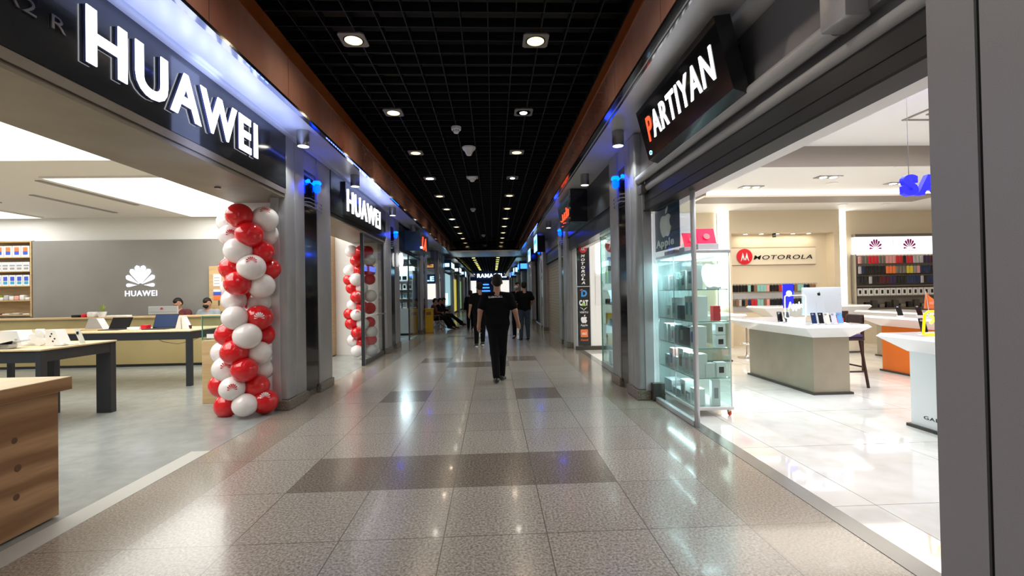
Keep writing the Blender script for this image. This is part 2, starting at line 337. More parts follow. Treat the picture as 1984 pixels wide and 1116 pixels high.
def letters(text, o, u, v, w, h, d, bold=0.0, shear=0.0):
    """list of MB, one per letter, text fitted in the rectangle o + [0,w]*u + [0,h]*v, standing d off the plane towards u x v"""
    comps = glyphs(text, bold, shear); x0, x1, y0, y1 = bbox2(comps)
    o, u, v = Vector(o), Vector(u).normalized(), Vector(v).normalized(); n = u.cross(v)
    out = []
    for vs, fs in comps:
        P = [o+u*((a-x0)/(x1-x0)*w)+v*((b-y0)/max(1e-6, y1-y0)*h) for a, b in vs]; k = len(P)
        ed = {}
        for f in fs:
            for i in range(len(f)):
                e = (f[i], f[(i+1) % len(f)]); ed[tuple(sorted(e))] = ed.get(tuple(sorted(e)), []) + [e]
        side = [e[0] for e in ed.values() if len(e) == 1]
        m = MB(); m.add(P+[p+n*d for p in P], [f[::-1] for f in fs]+[[i+k for i in f] for f in fs]+[(a, b, b+k, a+k) for a, b in side])
        out.append(m)
    return out
def text(name, txt, o, u, v, w, h, d, m, parent, bold=0.0, shear=0.0):
    A = MB()
    for q in letters(txt, o, u, v, w, h, d, bold, shear): A.add(q.v, q.f)
    return A.build(name, m, parent)
def fan_petals(size=1.0):
    """the eight-petal flower mark"""
    out = []
    spec = [(-12, 1.0, 0.150, .10), (12, 1.0, 0.150, .10), (-36, 0.98, 0.138, .10), (36, 0.98, 0.138, .10), (-62, 0.96, 0.125, .12), (62, 0.96, 0.125, .12), (-90, 0.84, 0.095, .22), (90, 0.84, 0.095, .22)]
    for a, L, W, q0 in spec:
        t = math.radians(a); pts = []
        for k in range(14):
            q = k/13; 
            pts.append((1.3*W*q**1.2*math.sqrt(max(0.0, 1-q**8)), q0+q*(L-q0)))
        for k in range(12, 0, -1):
            q = k/13
            pts.append((-1.3*W*q**1.2*math.sqrt(max(0.0, 1-q**8)), q0+q*(L-q0)))
        out.append([((x*math.cos(t)+y*math.sin(t))*size*0.80, (-x*math.sin(t)+y*math.cos(t))*size) for x, y in pts])
    return out
def fruit_mark(s=1.0):
    """bitten fruit with a leaf, about 1 wide"""
    R = [(0.0, 0.30), (0.12, 0.34), (0.26, 0.36), (0.38, 0.30), (0.44, 0.22)]
    bite = [(0.38, 0.16), (0.335, 0.06), (0.345, -0.06), (0.40, -0.16), (0.47, -0.21)]
    low = [(0.42, -0.34), (0.33, -0.50), (0.24, -0.58), (0.15, -0.59), (0.05, -0.55), (-0.05, -0.55), (-0.15, -0.59), (-0.24, -0.57), (-0.34, -0.46), (-0.43, -0.28), (-0.48, -0.06), (-0.47, 0.12), (-0.40, 0.27), (-0.28, 0.35), (-0.15, 0.34)]
    body = R+bite+low
    leaf = [(0.0, 0.40), (0.01, 0.52), (0.08, 0.63), (0.20, 0.70), (0.21, 0.60), (0.15, 0.48), (0.06, 0.41)]
    return [[(x*s, y*s) for x, y in body[::-1]], [(x*s, y*s) for x, y in leaf[::-1]]]
def bat_m(s=1.0):
    L = [(-0.62, -0.55), (-0.30, 0.72), (-0.17, 0.30), (-0.02, -0.30), (-0.15, -0.42), (-0.27, 0.10), (-0.42, -0.30)]
    return [[(x*s, y*s) for x, y in L], [(-x*s, y*s) for x, y in L[::-1]]]
def disc(r, n=28, cx=0, cy=0): return [(cx+r*math.cos(2*math.pi*k/n), cy+r*math.sin(2*math.pi*k/n)) for k in range(n)]
def rrect(x0, x1, y0, y1, r, n=5):
    out = []
    for cx, cy, a in ((x1-r, y1-r, 0), (x0+r, y1-r, 90), (x0+r, y0+r, 180), (x1-r, y0+r, 270)):
        for k in range(n+1):
            t = math.radians(a+90*k/n); out.append((cx+r*math.cos(t), cy+r*math.sin(t)))
    return out
ORD = ['', 'first', 'second', 'third', 'fourth', 'fifth', 'sixth', 'seventh', 'eighth', 'ninth', 'tenth', 'eleventh', 'twelfth', 'thirteenth', 'fourteenth', 'fifteenth', 'sixteenth', 'seventeenth', 'eighteenth', 'nineteenth', 'twentieth', 'twenty-first', 'twenty-second', 'twenty-third', 'twenty-fourth', 'twenty-fifth', 'twenty-sixth', 'twenty-seventh', 'twenty-eighth']
CN = {'red_paint': 'red', 'phone_black': 'black', 'grey_ink': 'grey', 'orange_ink': 'orange', 'pink_ink': 'pink', 'steel_dark': 'dark grey', 'red_print': 'dark red', 'plastic_white': 'white', 'brown_ink': 'brown', 'maroon_cloth': 'maroon', 'silver_bright': 'silver', 'phone_navy': 'navy', 'bar_cushion': 'violet', 'yellow_ink': 'yellow', 'teal_case': 'teal'}
EX, EY, EZ = Vector((1, 0, 0)), Vector((0, 1, 0)), Vector((0, 0, 1))
NX, NY = -EX, -EY
# ================= THE SHELL =================
XL, XR, OL, OR, SZ = -2.72, 1.97, -2.87, 2.13, 3.68
GZ = 4.35; YB = 25.0; YEND = 62.0
# --- corridor floor: light tiles, dark tiles, borders ---
f = MB()
dark = [(-1.61, 0.95, 3.635, 4.37), (-1.61, -0.97, 6.575, 7.31), (0.31, 0.95, 6.575, 7.31),
        (-1.61, -0.97, 10.25, 10.985), (-0.97, 0.31, 9.515, 10.25), (0.31, 0.95, 10.25, 10.985),
        (-1.61, -0.97, 16.13, 16.865), (0.31, 0.95, 16.13, 16.865), (-0.97, 0.31, 15.395, 16.13), (-1.61, 0.95, 22.01, 22.745)]
xs = [-2.25+0.0, -1.61, -0.97, -0.33, 0.31, 0.95, 1.60]
ys = [-1.51+0.735*i for i in range(0, 88)]
for i in range(len(xs)-1):
    for j in range(len(ys)-1):
        cx, cy = (xs[i]+xs[i+1])/2, (ys[j]+ys[j+1])/2
        d = any(a <= cx <= b and c <= cy <= e for a, b, c, e in dark)
        f.slot(1 if d else 0).add([(xs[i], ys[j], 0), (xs[i+1], ys[j], 0), (xs[i+1], ys[j+1], 0), (xs[i], ys[j+1], 0)], [(0, 1, 2, 3)])
f.slot(2)
for a, b in ((-2.80, -2.25), (1.60, 2.16)): f.add([(a, -1.5, 0), (b, -1.5, 0), (b, 62.4, 0), (a, 62.4, 0)], [(0, 1, 2, 3)])
S('floor', f, ['granite', 'granite_dark', 'granite_border'])
S('floor', MB().box(-14, -2.98, -1.5, 12.35, -0.06, 0.0), 'shop_floor_grey')
mat('threshold_light', (0.50, 0.50, 0.46), 0.3); mat('threshold_grey', (0.22, 0.22, 0.21), 0.2, 0.3)
S('trim_1', MB().box(-2.98, -2.80, -1.5, 4.7, -0.05, 0.002), 'threshold_light')
S('trim_2', MB().box(-2.98, -2.80, 4.7, 12.0, -0.05, 0.002), 'shop_floor_grey')
S('floor', MB().box(2.30, 12.5, -1.5, 11.9, -0.06, 0.0), 'marble_white')
S('trim_3', MB().box(2.16, 2.30, -1.5, 12.2, -0.05, 0.003), 'threshold_grey')
# --- black open-cell ceiling ---
g = MB()
for k in range(14): x = -2.30+k*0.287; g.box(x-0.006, x+0.006, 0.2, YB, GZ, GZ+0.10)
for k in range(92): y = 0.4+k*0.268; g.box(-2.30, 1.44, y-0.006, y+0.006, GZ+0.001, GZ+0.10)
ce = S('ceiling', MB().box(-2.6, 1.75, -1.5, YB, 4.85, 4.95), 'black_matte')
g.build('cell_grid', 'grid_black', ce)
d = MB()
for k, (x, y) in enumerate(((-1.7, 3.2), (0.9, 6.3), (-0.4, 9.5), (1.1, 12.0))): d.box(-2.5, 1.6, y-0.05, y+0.05, 4.62, 4.72)
d.box(-1.9, -1.6, 0, YB, 4.66, 4.8); d.build('duct', 'black_matte', ce)
# --- fascia of polished orange granite on both sides, soffits ---
for s, xf, xw in ((-1, -2.24, XL), (1, 1.44, XR)):
    o = S('trim_4' if s < 0 else 'trim_5', MB().box(xf, xf+s*0.03, -1.5, YB, SZ+0.02, 4.18), 'orange_granite')
    MB().box(xf+s*0.0, xf+s*0.05, -1.5, YB, 4.18, 4.36).build('brown_band', 'brown_edge', o)
    MB().box(xf-s*0.012, xf+s*0.03, -1.5, YB, 4.165, 4.185).build('ridge', 'brown_edge', o)
    m = MB()
    for k in range(17): m.box(xf-s*0.001, xf+s*0.004, 0.9+1.45*k, 0.906+1.45*k, SZ+0.04, 4.165)
    m.build('joint', 'black_matte', o)
    l = MB().box(xf-s*0.012, xf+s*0.05, -1.5, YB, SZ-0.012, SZ+0.022)
    if s > 0: l.box(xf+s*0.075, xf+s*0.095, -1.5, YB, SZ-0.012, SZ+0.02)
    l.build('black_lip', 'black_gloss', o)
    S('trim_6' if s < 0 else 'trim_7', MB().box(xf+s*0.03, xw+s*1.2, -1.5, YB, SZ, SZ+0.06), 'soffit_white')
    if s < 0: S('trim_6', MB().box(xw, xw+0.07, -1.5, YB, SZ-0.035, SZ), 'soffit_white')
    else: S('trim_7', MB().lathe([(0.10, -1.5), (0.10, 5.95)], (xw+0.08, 0, SZ-0.02), 20, 'y'), 'soffit_white', None, True)
    S('trim_8', MB().box(xf+s*0.1, xf+s*0.12, -1.5, YB, SZ+0.06, 4.86), 'black_matte')
# --- facade pillars ---
def pillar(side, y0, y1, near=False):
    s = -1 if side == 'left' else 1
    xf = XL if s < 0 else XR; xo = (OL if s < 0 else OR)
    X = lambda d: xf+s*d   # d = depth behind the face
    w = y1-y0
    body = MB().box(X(0.12), xo+s*0.05, y0+0.02, y1-0.02, 0, SZ)
    p = S('wall_'+side, body, 'silver_panel')
    a, b, c = 0.31*w, 0.36*w, 0.66*w
    MB().rbox(X(0.0), X(0.16), y0, y0+a*0.52, 0.13, SZ, 0.035, 4).build('corner_panel', 'silver_panel', p, True)
    MB().rbox(X(0.006), X(0.16), y0+a*0.52+0.004, y0+b, 0.13, SZ, 0.02, 3).build('panel', 'silver_panel', p, True)
    MB().box(X(0.022), X(0.12), y0+b+0.003, y0+c-0.003, 0.10, 2.88).box(X(0.035), X(0.12), y0+b+0.04, y0+c-0.04, 2.88, 3.38).build('black_slot', 'black_gloss', p); MB().box(X(0.03), X(0.12), y0+b, y0+c, 3.38, SZ).box(X(0.06), X(0.12), y0+b, y0+c, 2.88, 3.38).build('top_panel', 'silver_panel', p)
    MB().rbox(X(0.006), X(0.16), y0+c, y1, 0.13, SZ, 0.02, 3).build('panel', 'silver_panel', p, True)
    MB().box(X(0.10)+0, xo+s*0.06, y0-0.012, y0+0.02, 0.13, SZ if s < 0 else 2.85).build('shoplit_return', 'silver_bright', p)  # paler silver: the shop's light on this side is put into the colour
    MB().rbox(X(-0.015), X(0.17), y0-0.02, y0+b+0.01, 0, 0.135, 0.012).rbox(X(-0.015), X(0.17), y0+c-0.01, y1+0.02, 0, 0.135, 0.012).box(X(0.06), X(0.16), y0+b, y0+c, 0, 0.10).build('plinth', 'plinth_stone', p)
    r = MB()
    for z in (2.83, 2.885, 2.94):
        r.tube([(X(0.05), y0+b-0.05, z), (X(-0.055), y0+b+0.02, z), (X(-0.055), y0+c-0.02, z), (X(0.05), y0+c+0.30, z)], 0.008, 6)
    r.build('band', 'steel', p, True)
    return p
LP = [(6.28, 7.98), (12.0, 13.75), (17.85, 19.5), (23.5, 25.0)]
RP = [(6.30, 7.70), (12.42, 13.85), (18.1, 19.5), (23.6, 25.0)]
for a, b in LP: pillar('left', a, b)
for a, b in RP: pillar('right', a, b)
# near pillar on the right with its dark vertical groove
p = S('wall_right', MB().box(XR+0.02, 2.42, -1.5, 1.99, 0, SZ), 'near_panel')
MB().box(XR, XR+0.03, 1.795, 2.0, 0.0, SZ).build('panel', 'near_panel', p)
MB().box(XR, XR+0.03, -1.5, 1.775, 0.0, SZ).build('panel', 'near_panel', p)
MB().box(XR+0.012, XR+0.03, 1.775, 1.795, 0, SZ).build('groove', 'black_matte', p)
# near pillar on the left, outside the frame
S('wall_left', MB().box(-3.2, XL, -1.5, 1.1, 0, SZ), 'silver_panel')
# blue lights on the pillars
def blue_light(side, y, z, label, big=True):
    s = -1 if side == 'left' else 1; x = (XL if s < 0 else XR)+s*0.03
    t = thing('wall_lamp', label, 'lamp', (x, y, z-0.1), 'blue wall lamps on the pillars')
    MB().rbox(x, x-s*0.05, y-0.035, y+0.035, z-0.16, z+0.02, 0.01).build('bracket', 'black_gloss', t)
    MB().ell((x-s*0.10, y+0.02, z-0.03), 0.055, 0.055, 0.075, 14, 10).build('bulb', 'cyan_led' , t, True)
    MB().lathe([(0.062, 0), (0.067, 0.02), (0.05, 0.05), (0.0, 0.06)], (x-s*0.10, y+0.02, z+0.03), 14).build('cap', 'blue_led', t, True)
    if big: MB().ell((x-s*0.03, y-0.13, z+0.05), 0.03, 0.03, 0.03, 10, 8).ell((x-s*0.03, y-0.19, z+0.03), 0.022, 0.022, 0.022, 10, 8).tube([(x-s*0.03, y-0.2, z+0.03), (x-s*0.03, y-0.1, z+0.05), (x-s*0.08, y, z)], 0.006, 6).build('small_bulb', 'blue_led', t, True)
    l = bpy.data.lights.new('blue_bulb_light', 'POINT'); l.energy = 1.2; l.color = (0.02, 0.06, 1.0); l.shadow_soft_size = 0.06
    o = bpy.data.objects.new('blue_bulb_light', l); COL.objects.link(o); o.location = (x-s*0.20, y-0.02, z)
blue_light('left', 7.15, 3.17, 'cluster of blue glowing bulbs on the pillar between the two white-lettered shop fronts')
blue_light('left', 12.9, 3.17, 'blue glowing bulb on the second pillar of the left row', False)
blue_light('left', 18.7, 3.17, 'blue glowing bulb on the third pillar of the left row, above the yellow bin', False)
blue_light('right', 7.0, 3.17, 'cluster of blue glowing bulbs on the pillar right of the black vertical banner', True)
blue_light('right', 12.9, 3.17, 'blue glowing bulb on the pillar between the closed tan shutter and the black vertical banner', False)
blue_light('right', 18.9, 3.17, 'blue glowing bulb on the pillar beyond the tan shutter', False)
# --- shopfront headers (left: dark sign bands; right: header with rails) ---
h = S('wall_left', MB().box(XL+0.0, -2.9, 1.0, 6.27, 2.94, SZ-0.03), 'sign_panel')
MB().box(XL-0.005, -2.9, 1.0, 6.27, 2.865, 2.938).build('lower_trim', 'tan_trim', h)
MB().box(XL-0.03, -2.95, 1.0, 6.27, 2.84, 2.866).build('groove', 'black_matte', h)
MB().box(-2.74, -3.58, 1.0, 6.6, 2.82, 2.86).box(-3.56, -3.58, 1.0, 6.6, 2.86, 3.56).build('lintel', 'tan_trim', h)
MB().cyl((-3.25, 5.65, 2.802), 0.035, 0.02, 16).build('sensor', 'steel_dark', h)
h = S('wall_left', MB().box(XL, -2.9, 7.985, 12.0, 2.93, SZ-0.03), 'sign_panel')
MB().box(XL-0.01, -2.9, 7.985, 12.0, 2.88, 2.93).build('lower_trim', 'sign_panel', h)
MB().box(-2.74, -3.58, 6.66, 11.98, 2.84, 2.88).box(-3.56, -3.58, 6.66, 11.98, 2.88, 3.56).build('lintel', 'tan_trim', h)
h = S('wall_left', MB().box(XL-0.05, -2.9, 13.76, 17.85, 2.85, SZ), 'sign_panel')
MB().box(-2.74, -3.4, 13.76, 17.8, 2.80, 2.85).build('lintel', 'black_matte', h)
# right header
def rheader(y0, y1):
    h = S('wall_right', MB().box(2.06, 2.30, y0, y1, 3.0, SZ), 'upper_panel')
    MB().box(2.10, 2.25, y0, y1, 2.60, 2.86).build('shutter_box', 'header_panel', h)
    MB().box(2.095, 2.12, y0, y1, 2.70, 2.705).build('shutter_groove', 'black_matte', h)
    MB().box(2.085, 2.27, y0, y1, 2.585, 2.603).build('shutter_lip', 'black_matte', h)
    MB().box(2.12, 2.30, y0, y1, 2.86, 3.0).build('recess', 'upper_panel', h)
    return h
h = rheader(2.0, 6.3)
MB().lathe([(0.042, 2.0), (0.042, 6.3)], (2.10, 0, 2.885), 16, 'y').build('rail', 'soffit_white', h, True)
MB().lathe([(0.055, 2.62), (0.055, 6.3)], (2.03, 0, 3.02), 16, 'y').build('rail', 'soffit_white', h, True)
MB().rbox(1.93, 2.08, 2.42, 2.62, 2.97, SZ, 0.015).build('bracket', 'silver_bright', h, True)
MB().rbox(2.0, 2.08, 6.12, 6.26, 2.80, 2.92, 0.01).build('bracket', 'steel_dark', h, True)
MB().box(2.27, 2.44, 2.0, 6.3, 2.60, 3.74).build('lintel', 'ceiling_white', h)
h = S('wall_right', MB().box(2.02, 2.30, 7.7, 12.42, 2.95, SZ), 'header_panel')
MB().box(2.06, 2.28, 7.7, 12.42, 2.62, 2.95).build('shutter_box', 'header_panel', h)
MB().box(2.30, 2.44, 7.7, 11.88, 2.62, 3.48).build('lintel', 'ceiling_white', h)
h = rheader(13.86, 18.1)
sh = MB()
for k in range(26): sh.rbox(2.17, 2.20, 13.87, 18.09, 0.0+k*0.1, 0.096+k*0.1, 0.008, 1)
S('door_1', sh, 'shutter_tan')
# --- left shop room (both openings) ---
S('wall_left', MB().box(-11.35, -2.9, 12.0, 12.1, 0, 3.6).box(-14, -11.35, 12.30, 12.4, 0, 3.6).box(-11.35, -11.33, 12.1, 12.35, 0, 3.6).box(-14, -11.35, 12.0, 12.3, 3.01, 3.6), 'white_paint')
gw = S('wall_left', MB().box(-11.34, -6.62, 11.93, 12.0, 0, 2.99), 'grey_wall')
S('ceiling', MB().box(-14, -3.56, -1.5, 12.35, 3.56, 3.62), 'ceiling_white')
S('wall_left', MB().box(-14.1, -14, -1.5, 12.0, 0, 3.6), 'white_paint')
S('wall_left', MB().box(-14, -2.9, -1.6, -1.5, 0, 3.6), 'white_paint')
S('wall_left', MB().box(-3.72, -2.9, 6.60, 6.66, 0, 2.82), 'white_gloss')   # white partition behind the balloons
vm = MB()
for x, y0, y1 in ((-7.75, 8.2, 10.4), (-8.9, 9.3, 11.3), (-10.2, 8.2, 10.0)):
    S('trim_9', MB().box(x, x+0.10, y0, y1, 3.545, 3.56), 'grey_ink')
# luminous ceiling panels
def lightpanel(x0, x1, y0, y1, label):
    t = thing('ceiling_light', label, 'ceiling light', ((x0+x1)/2, (y0+y1)/2, 3.53), 'large luminous ceiling panels of the left shop')
    MB().box(x0, x1, y0, y1, 3.53, 3.545).build('diffuser', 'panel_white', t)
    MB().box(x0-0.03, x0, y0-0.03, y1+0.03, 3.53, 3.56).box(x1, x1+0.03, y0-0.03, y1+0.03, 3.53, 3.56).box(x0, x1, y0-0.03, y0, 3.53, 3.56).box(x0, x1, y1, y1+0.03, 3.53, 3.56).build('frame', 'ceiling_white', t)
lightpanel(-9.5, -3.62, 2.4, 6.95, 'nearest large glowing ceiling panel, cut off by the left edge of the photo')
lightpanel(-7.42, -3.62, 7.98, 11.80, 'large glowing ceiling panel above the grey wall with the flower logo')
lightpanel(-13.4, -11.0, 8.0, 11.80, 'small far glowing ceiling panel above the wooden product shelves')
# --- right shop room ---
bw = S('wall_right', MB().box(2.3, 12.6, 11.9, 12.0, 0, 3.9), 'cream_wall')
S('wall_right', MB().box(12.5, 12.6, -1.5, 12.0, 0, 3.9), 'cream_wall')
S('wall_right', MB().box(2.3, 12.5, -1.6, -1.5, 0, 3.9), 'cream_wall')
S('ceiling', MB().box(2.3, 12.5, -1.5, 7.25, 3.76, 3.86), 'ceiling_white')
cw = S('ceiling', MB().box(2.3, 12.5, 7.25, 11.9, 3.50, 3.60), 'ceiling_white')
MB().box(3.95, 12.5, 7.20, 7.25, 3.44, 3.78).build('beam_face', 'raft_shade', cw)
# white ring cove in the near ceiling and the lit slot in the far one
MB().box(5.6, 8.8, 6.05, 6.08, 3.745, 3.76).box(5.6, 5.63, 4.6, 6.05, 3.745, 3.76).box(5.75, 8.8, 5.85, 5.88, 3.745, 3.76).build('ceiling_line', 'raft_shade', cw)
MB().box(4.35, 9.4, 9.30, 10.0, 3.38, 3.42).build('raft', 'raft_shade', cw); MB().box(4.45, 9.3, 9.42, 9.98, 3.42, 3.50).build('raft_core', 'ceiling_white', cw)  # shade under the raft is put into its darker colour
MB().box(4.45, 9.3, 9.405, 9.419, 3.425, 3.47).build('light_slot', 'lamp_white', cw)
# back wall features: pilasters with glowing slots, niche
for x in (5.86, 9.10):
    t = thing('strip_light', 'tall vertical glowing light strip %s the niche with the red round logo' % ('left of' if x < 7 else 'right of'), 'light', (x, 11.85, 0.6), 'vertical light strips on the cream wall')
    MB().box(x, x+0.17, 11.80, 11.86, 1.0, 3.49).build('diffuser', 'lamp_white', t)
    MB().box(x-0.02, x, 11.81, 11.865, 1.0, 3.49).box(x+0.17, x+0.19, 11.81, 11.865, 1.0, 3.49).build('channel', 'ceiling_white', t)
S('wall_right', MB().box(6.05, 6.10, 11.60, 11.9, 0, 2.92).box(8.80, 8.95, 11.60, 11.9, 0, 2.92).box(6.05, 8.95, 11.60, 11.9, 2.92, 3.50), 'cream_wall')
MB().box(6.10, 8.5, 11.87, 11.9, 2.12, 2.56).build('logo_panel', 'cream_panel', bw)
MB().box(6.10, 8.5, 11.866, 11.9, 2.56, 2.57).box(6.10, 8.5, 11.866, 11.9, 2.11, 2.12).build('panel_groove', 'brown_ink', bw)
S('wall_right', MB().box(2.14, 2.32, 11.9, 12.43, 0, 2.9), 'white_paint')
S('wall_right', MB().box(2.14, 2.95, 6.78, 6.86, 0, 2.64), 'white_gloss')
for k in range(5):
    x = 6.55+k*0.42
    t = thing('downlight', ['leftmost', 'second', 'middle', 'fourth', 'rightmost'][k]+' of five small lights above the red round logo in the niche', 'ceiling light', (x, 11.75, 2.9), 'small lights in the niche')
    MB().cyl((x, 11.74, 2.905), 0.05, 0.015, 16).build('lens', 'lamp_white', t)
    MB().lathe([(0.05, 0), (0.065, 0), (0.065, 0.014), (0.05, 0.014)], (x, 11.74, 2.906), 16).build('ring', 'chrome', t)
area('niche_light', (7.4, 11.70, 2.88), 2.0, 0.08, 9, (1.0, 0.9, 0.7))
def sdl(x, y, z, label, r=0.085, m='lamp_white', rect=False):
    t = thing('downlight', label, 'ceiling light', (x, y, z), 'round downlights in the right shop')
    if rect:
        MB().box(x-0.22, x+0.22, y-0.09, y+0.09, z-0.012, z).build('housing', 'steel_dark', t)
        MB().cyl((x-0.09, y, z-0.016), 0.06, 0.006, 16).cyl((x+0.10, y, z-0.016), 0.06, 0.006, 16).build('lens', m, t)
    else:
        MB().cyl((x, y, z-0.012), r, 0.012, 20).build('lens', m, t)
        MB().lathe([(r, 0), (r+0.018, 0), (r+0.018, 0.014), (r, 0.014)], (x, y, z-0.014), 20).build('ring', 'white_paint', t)
for x, y, z, l, q in ((4.93, 6.2, 3.76, 'round downlight in the pale violet near ceiling of the right shop', 0), (4.95, 3.95, 3.76, 'downlight at the top right edge of the right shop opening, in the near ceiling', 0),
        (4.30, 7.45, 3.5, 'small downlight just behind the ceiling beam, left of the shop', 0), (6.55, 8.65, 3.5, 'large downlight in the middle of the far ceiling, between two twin spots', 0), (4.28, 8.45, 3.5, 'downlight near the left end of the far ceiling above the glass display case', 0),
        (6.85, 7.45, 3.5, 'downlight behind the beam at the right side of the right shop', 0), (6.1, 8.15, 3.5, 'twin spotlight in a dark rectangular housing, left one in the far ceiling', 1), (5.1, 8.9, 3.5, 'twin spotlight in a dark housing above the kiosk shop logo wall', 1), (7.9, 8.7, 3.5, 'twin spotlight in a dark housing, right one in the far ceiling', 1)):
    sdl(x, y, z, l, rect=bool(q))
for k, x in enumerate((6.45, 7.4, 8.5, 9.6)):
    sdl(x, 10.9, 3.5, ['leftmost', 'second', 'third', 'rightmost'][k]+' of the four downlights nearest the cream back wall')
    spot('wall_wash_light', (x, 11.0, 3.45), 22, (1, 0.85, 0.6), 95, 0.8)
# --- bulkhead across the corridor, soffit and far ceiling ---
b = S('ceiling', MB().box(-2.8, 2.0, YB, YB+0.2, 3.82, 4.9), 'header_panel')
mat('bulk_glass', (0.35, 0.35, 0.36), 0.06, 1.0)
MB().box(-2.1, 1.4, YB-0.02, YB, 3.9, 4.32).build('mirror_panel', 'bulk_glass', b)
S('ceiling', MB().box(-6, 6, YB+0.0, 28.7, 3.76, 3.9), 'soffit_white')
S('ceiling', MB().box(-6, -2.25, 28.7, 62, 3.68, 3.8), 'soffit_white'); S('ceiling', MB().box(1.45, 6, 28.7, 62, 3.68, 3.8), 'soffit_white')
g = MB()
for k in range(14): x = -2.25+k*0.285; g.box(x-0.006, x+0.006, 28.7, 62, GZ, GZ+0.10)
for k in range(60): y = 28.9+k*0.55; g.box(-2.25, 1.45, y-0.006, y+0.006, GZ, GZ+0.1)
c2 = S('ceiling', MB().box(-2.4, 1.6, 28.6, 62, 4.85, 4.95), 'black_matte'); g.build('cell_grid', 'grid_black', c2)
MB().box(-2.28, -2.25, 28.7, 62, 3.68, 4.9).box(1.45, 1.48, 28.7, 62, 3.68, 4.9).box(-2.4, 1.6, 28.68, 28.7, 3.9, 4.9).build('side_board', 'black_gloss', c2)
# far walls of the corridor
far = MB().box(-3.1, -2.9, 25, 62, 0, 3.7); fl = S('wall_left', far, 'header_panel')
far = MB().box(2.25, 2.45, 19.5, 62, 0, 3.7); fr = S('wall_right', far, 'header_panel')
S('wall_left', MB().box(-3.05, -2.92, 19.5, 23.5, 2.85, SZ), 'sign_panel')
for k in range(6):
    for s in (-1, 1):
        x = XL if s < 0 else XR; y = 25.4+k*5.9
        pl = S('wall_left' if s < 0 else 'wall_right', MB().rbox(x, x+s*0.35, y, y+1.3, 0.13, 3.66, 0.03), 'silver_panel', None, True)
        MB().box(x-s*0.012, x+s*0.36, y-0.015, y+1.315, 0, 0.13).build('plinth', 'plinth_stone', pl)
S('floor', MB().box(-6, 2.3, 62.4, 66, -0.06, 0), 'marble_white')
S('floor', MB().box(-14, -2.80, 12.42, 25, -0.06, -0.001), 'shop_floor_grey')
# ================= CEILING FITTINGS =================
warm = ['w', 'w', 'w', 'c', 'w', 'w', 'c', 'w', 'w', 'w']
rw = ['w', 'x', 'w', 'x', 'w', 'w', 'w', 'w', 'w', 'w']
ordw = ['nearest', 'second', 'third', 'fourth', 'fifth', 'sixth', 'seventh', 'eighth', 'ninth', 'farthest']
def downlight(x, y, kind, label):
    t = thing('downlight', label, 'ceiling light', (x, y, GZ), 'square-plate downlights in the black ceiling')
    P = MB(); a = 0.143; r = 0.112
    ring = [(a*1.0*cx, a*1.0*cy) for cx, cy in ((-1, -1), (1, -1), (1, 1), (-1, 1))]
    vs = []; n = 32
    for k in range(n):
        an = 2*math.pi*(k+0.5)/n; c, s_ = math.cos(an), math.sin(an); q = a/max(abs(c), abs(s_))
        vs += [(x+r*c, y+r*s_, GZ-0.012), (x+q*c, y+q*s_, GZ-0.012), (x+q*c, y+q*s_, GZ+0.004), (x+r*c, y+r*s_, GZ+0.004)]
    P.add(vs, [(4*k+i, 4*((k+1) % n)+i, 4*((k+1) % n)+(i+1) % 4, 4*k+(i+1) % 4) for k in range(n) for i in range(4)])
    P.build('plate', 'plate_grey', t)
    MB().lathe([(r, -0.014), (r-0.008, -0.002), (r-0.008, 0.02), (r+0.002, 0.02), (r+0.002, -0.014)], (x, y, GZ), 28).build('trim_ring', 'alu', t, True)
    b_ = MB().lathe([(0.0, -0.034), (0.05, -0.028), (0.096 if kind != 'x' else 0.06, -0.016), (0.05, -0.012), (0, -0.012)], (x, y, GZ), 28).build('bulb', {'w': 'lamp_warm', 'c': 'lamp_cool', 'x': 'lamp_cool'}[kind], t, True)
    MB().lathe([(0.0, -0.008), (0.108, -0.010), (0.108, 0.018), (0, 0.018)], (x, y, GZ), 28).build('reflector', {'w': 'lamp_halo', 'c': 'lamp_halo_cool', 'x': 'alu'}[kind], t, True)  # halo round the bulb, put in as the reflector's own glow
    col = (1, 0.82, 0.60) if kind == 'w' else (1, 0.95, 0.8)
    spot('down_beam', (x, y, GZ-0.03), 42 if kind == 'w' else 28, col, 160, 0.6)
for k in range(10):
    y = 5.2+k*2.02+0.06*k
    downlight(-1.50, y, warm[k], ordw[k]+' downlight of the left row in the black corridor ceiling')
    downlight(0.53, y, rw[k], ordw[k]+' downlight of the right row in the black corridor ceiling')
# bare spots without fixtures, added out of frame to brighten the near pillar
for y in (3.15, 1.1, -0.9):
    for x in (-1.50, 0.53): spot('down_beam', (x, y, GZ-0.03), 30, (1, 0.88, 0.74), 160, 0.6)
# far ceiling: yellow lamps
for s, x, nm in ((0, -1.50, 'left'), (1, 0.45, 'right')):
    for k in range(12):
        y = 30+k*2.4
        t = thing('downlight', '%s yellowish downlight of the %s row in the far ceiling beyond the bulkhead' % (ORD[k+1], nm), 'ceiling light', (x, y, GZ), 'yellow downlights of the far corridor')
        MB().cyl((x, y, GZ-0.02), 0.13, 0.02, 16).build('lens', 'lamp_yellow', t)
    for k in range(3): spot('far_beam', (x, 33+k*9, GZ-0.1), 30, (1, 0.9, 0.5), 130, 0.7)
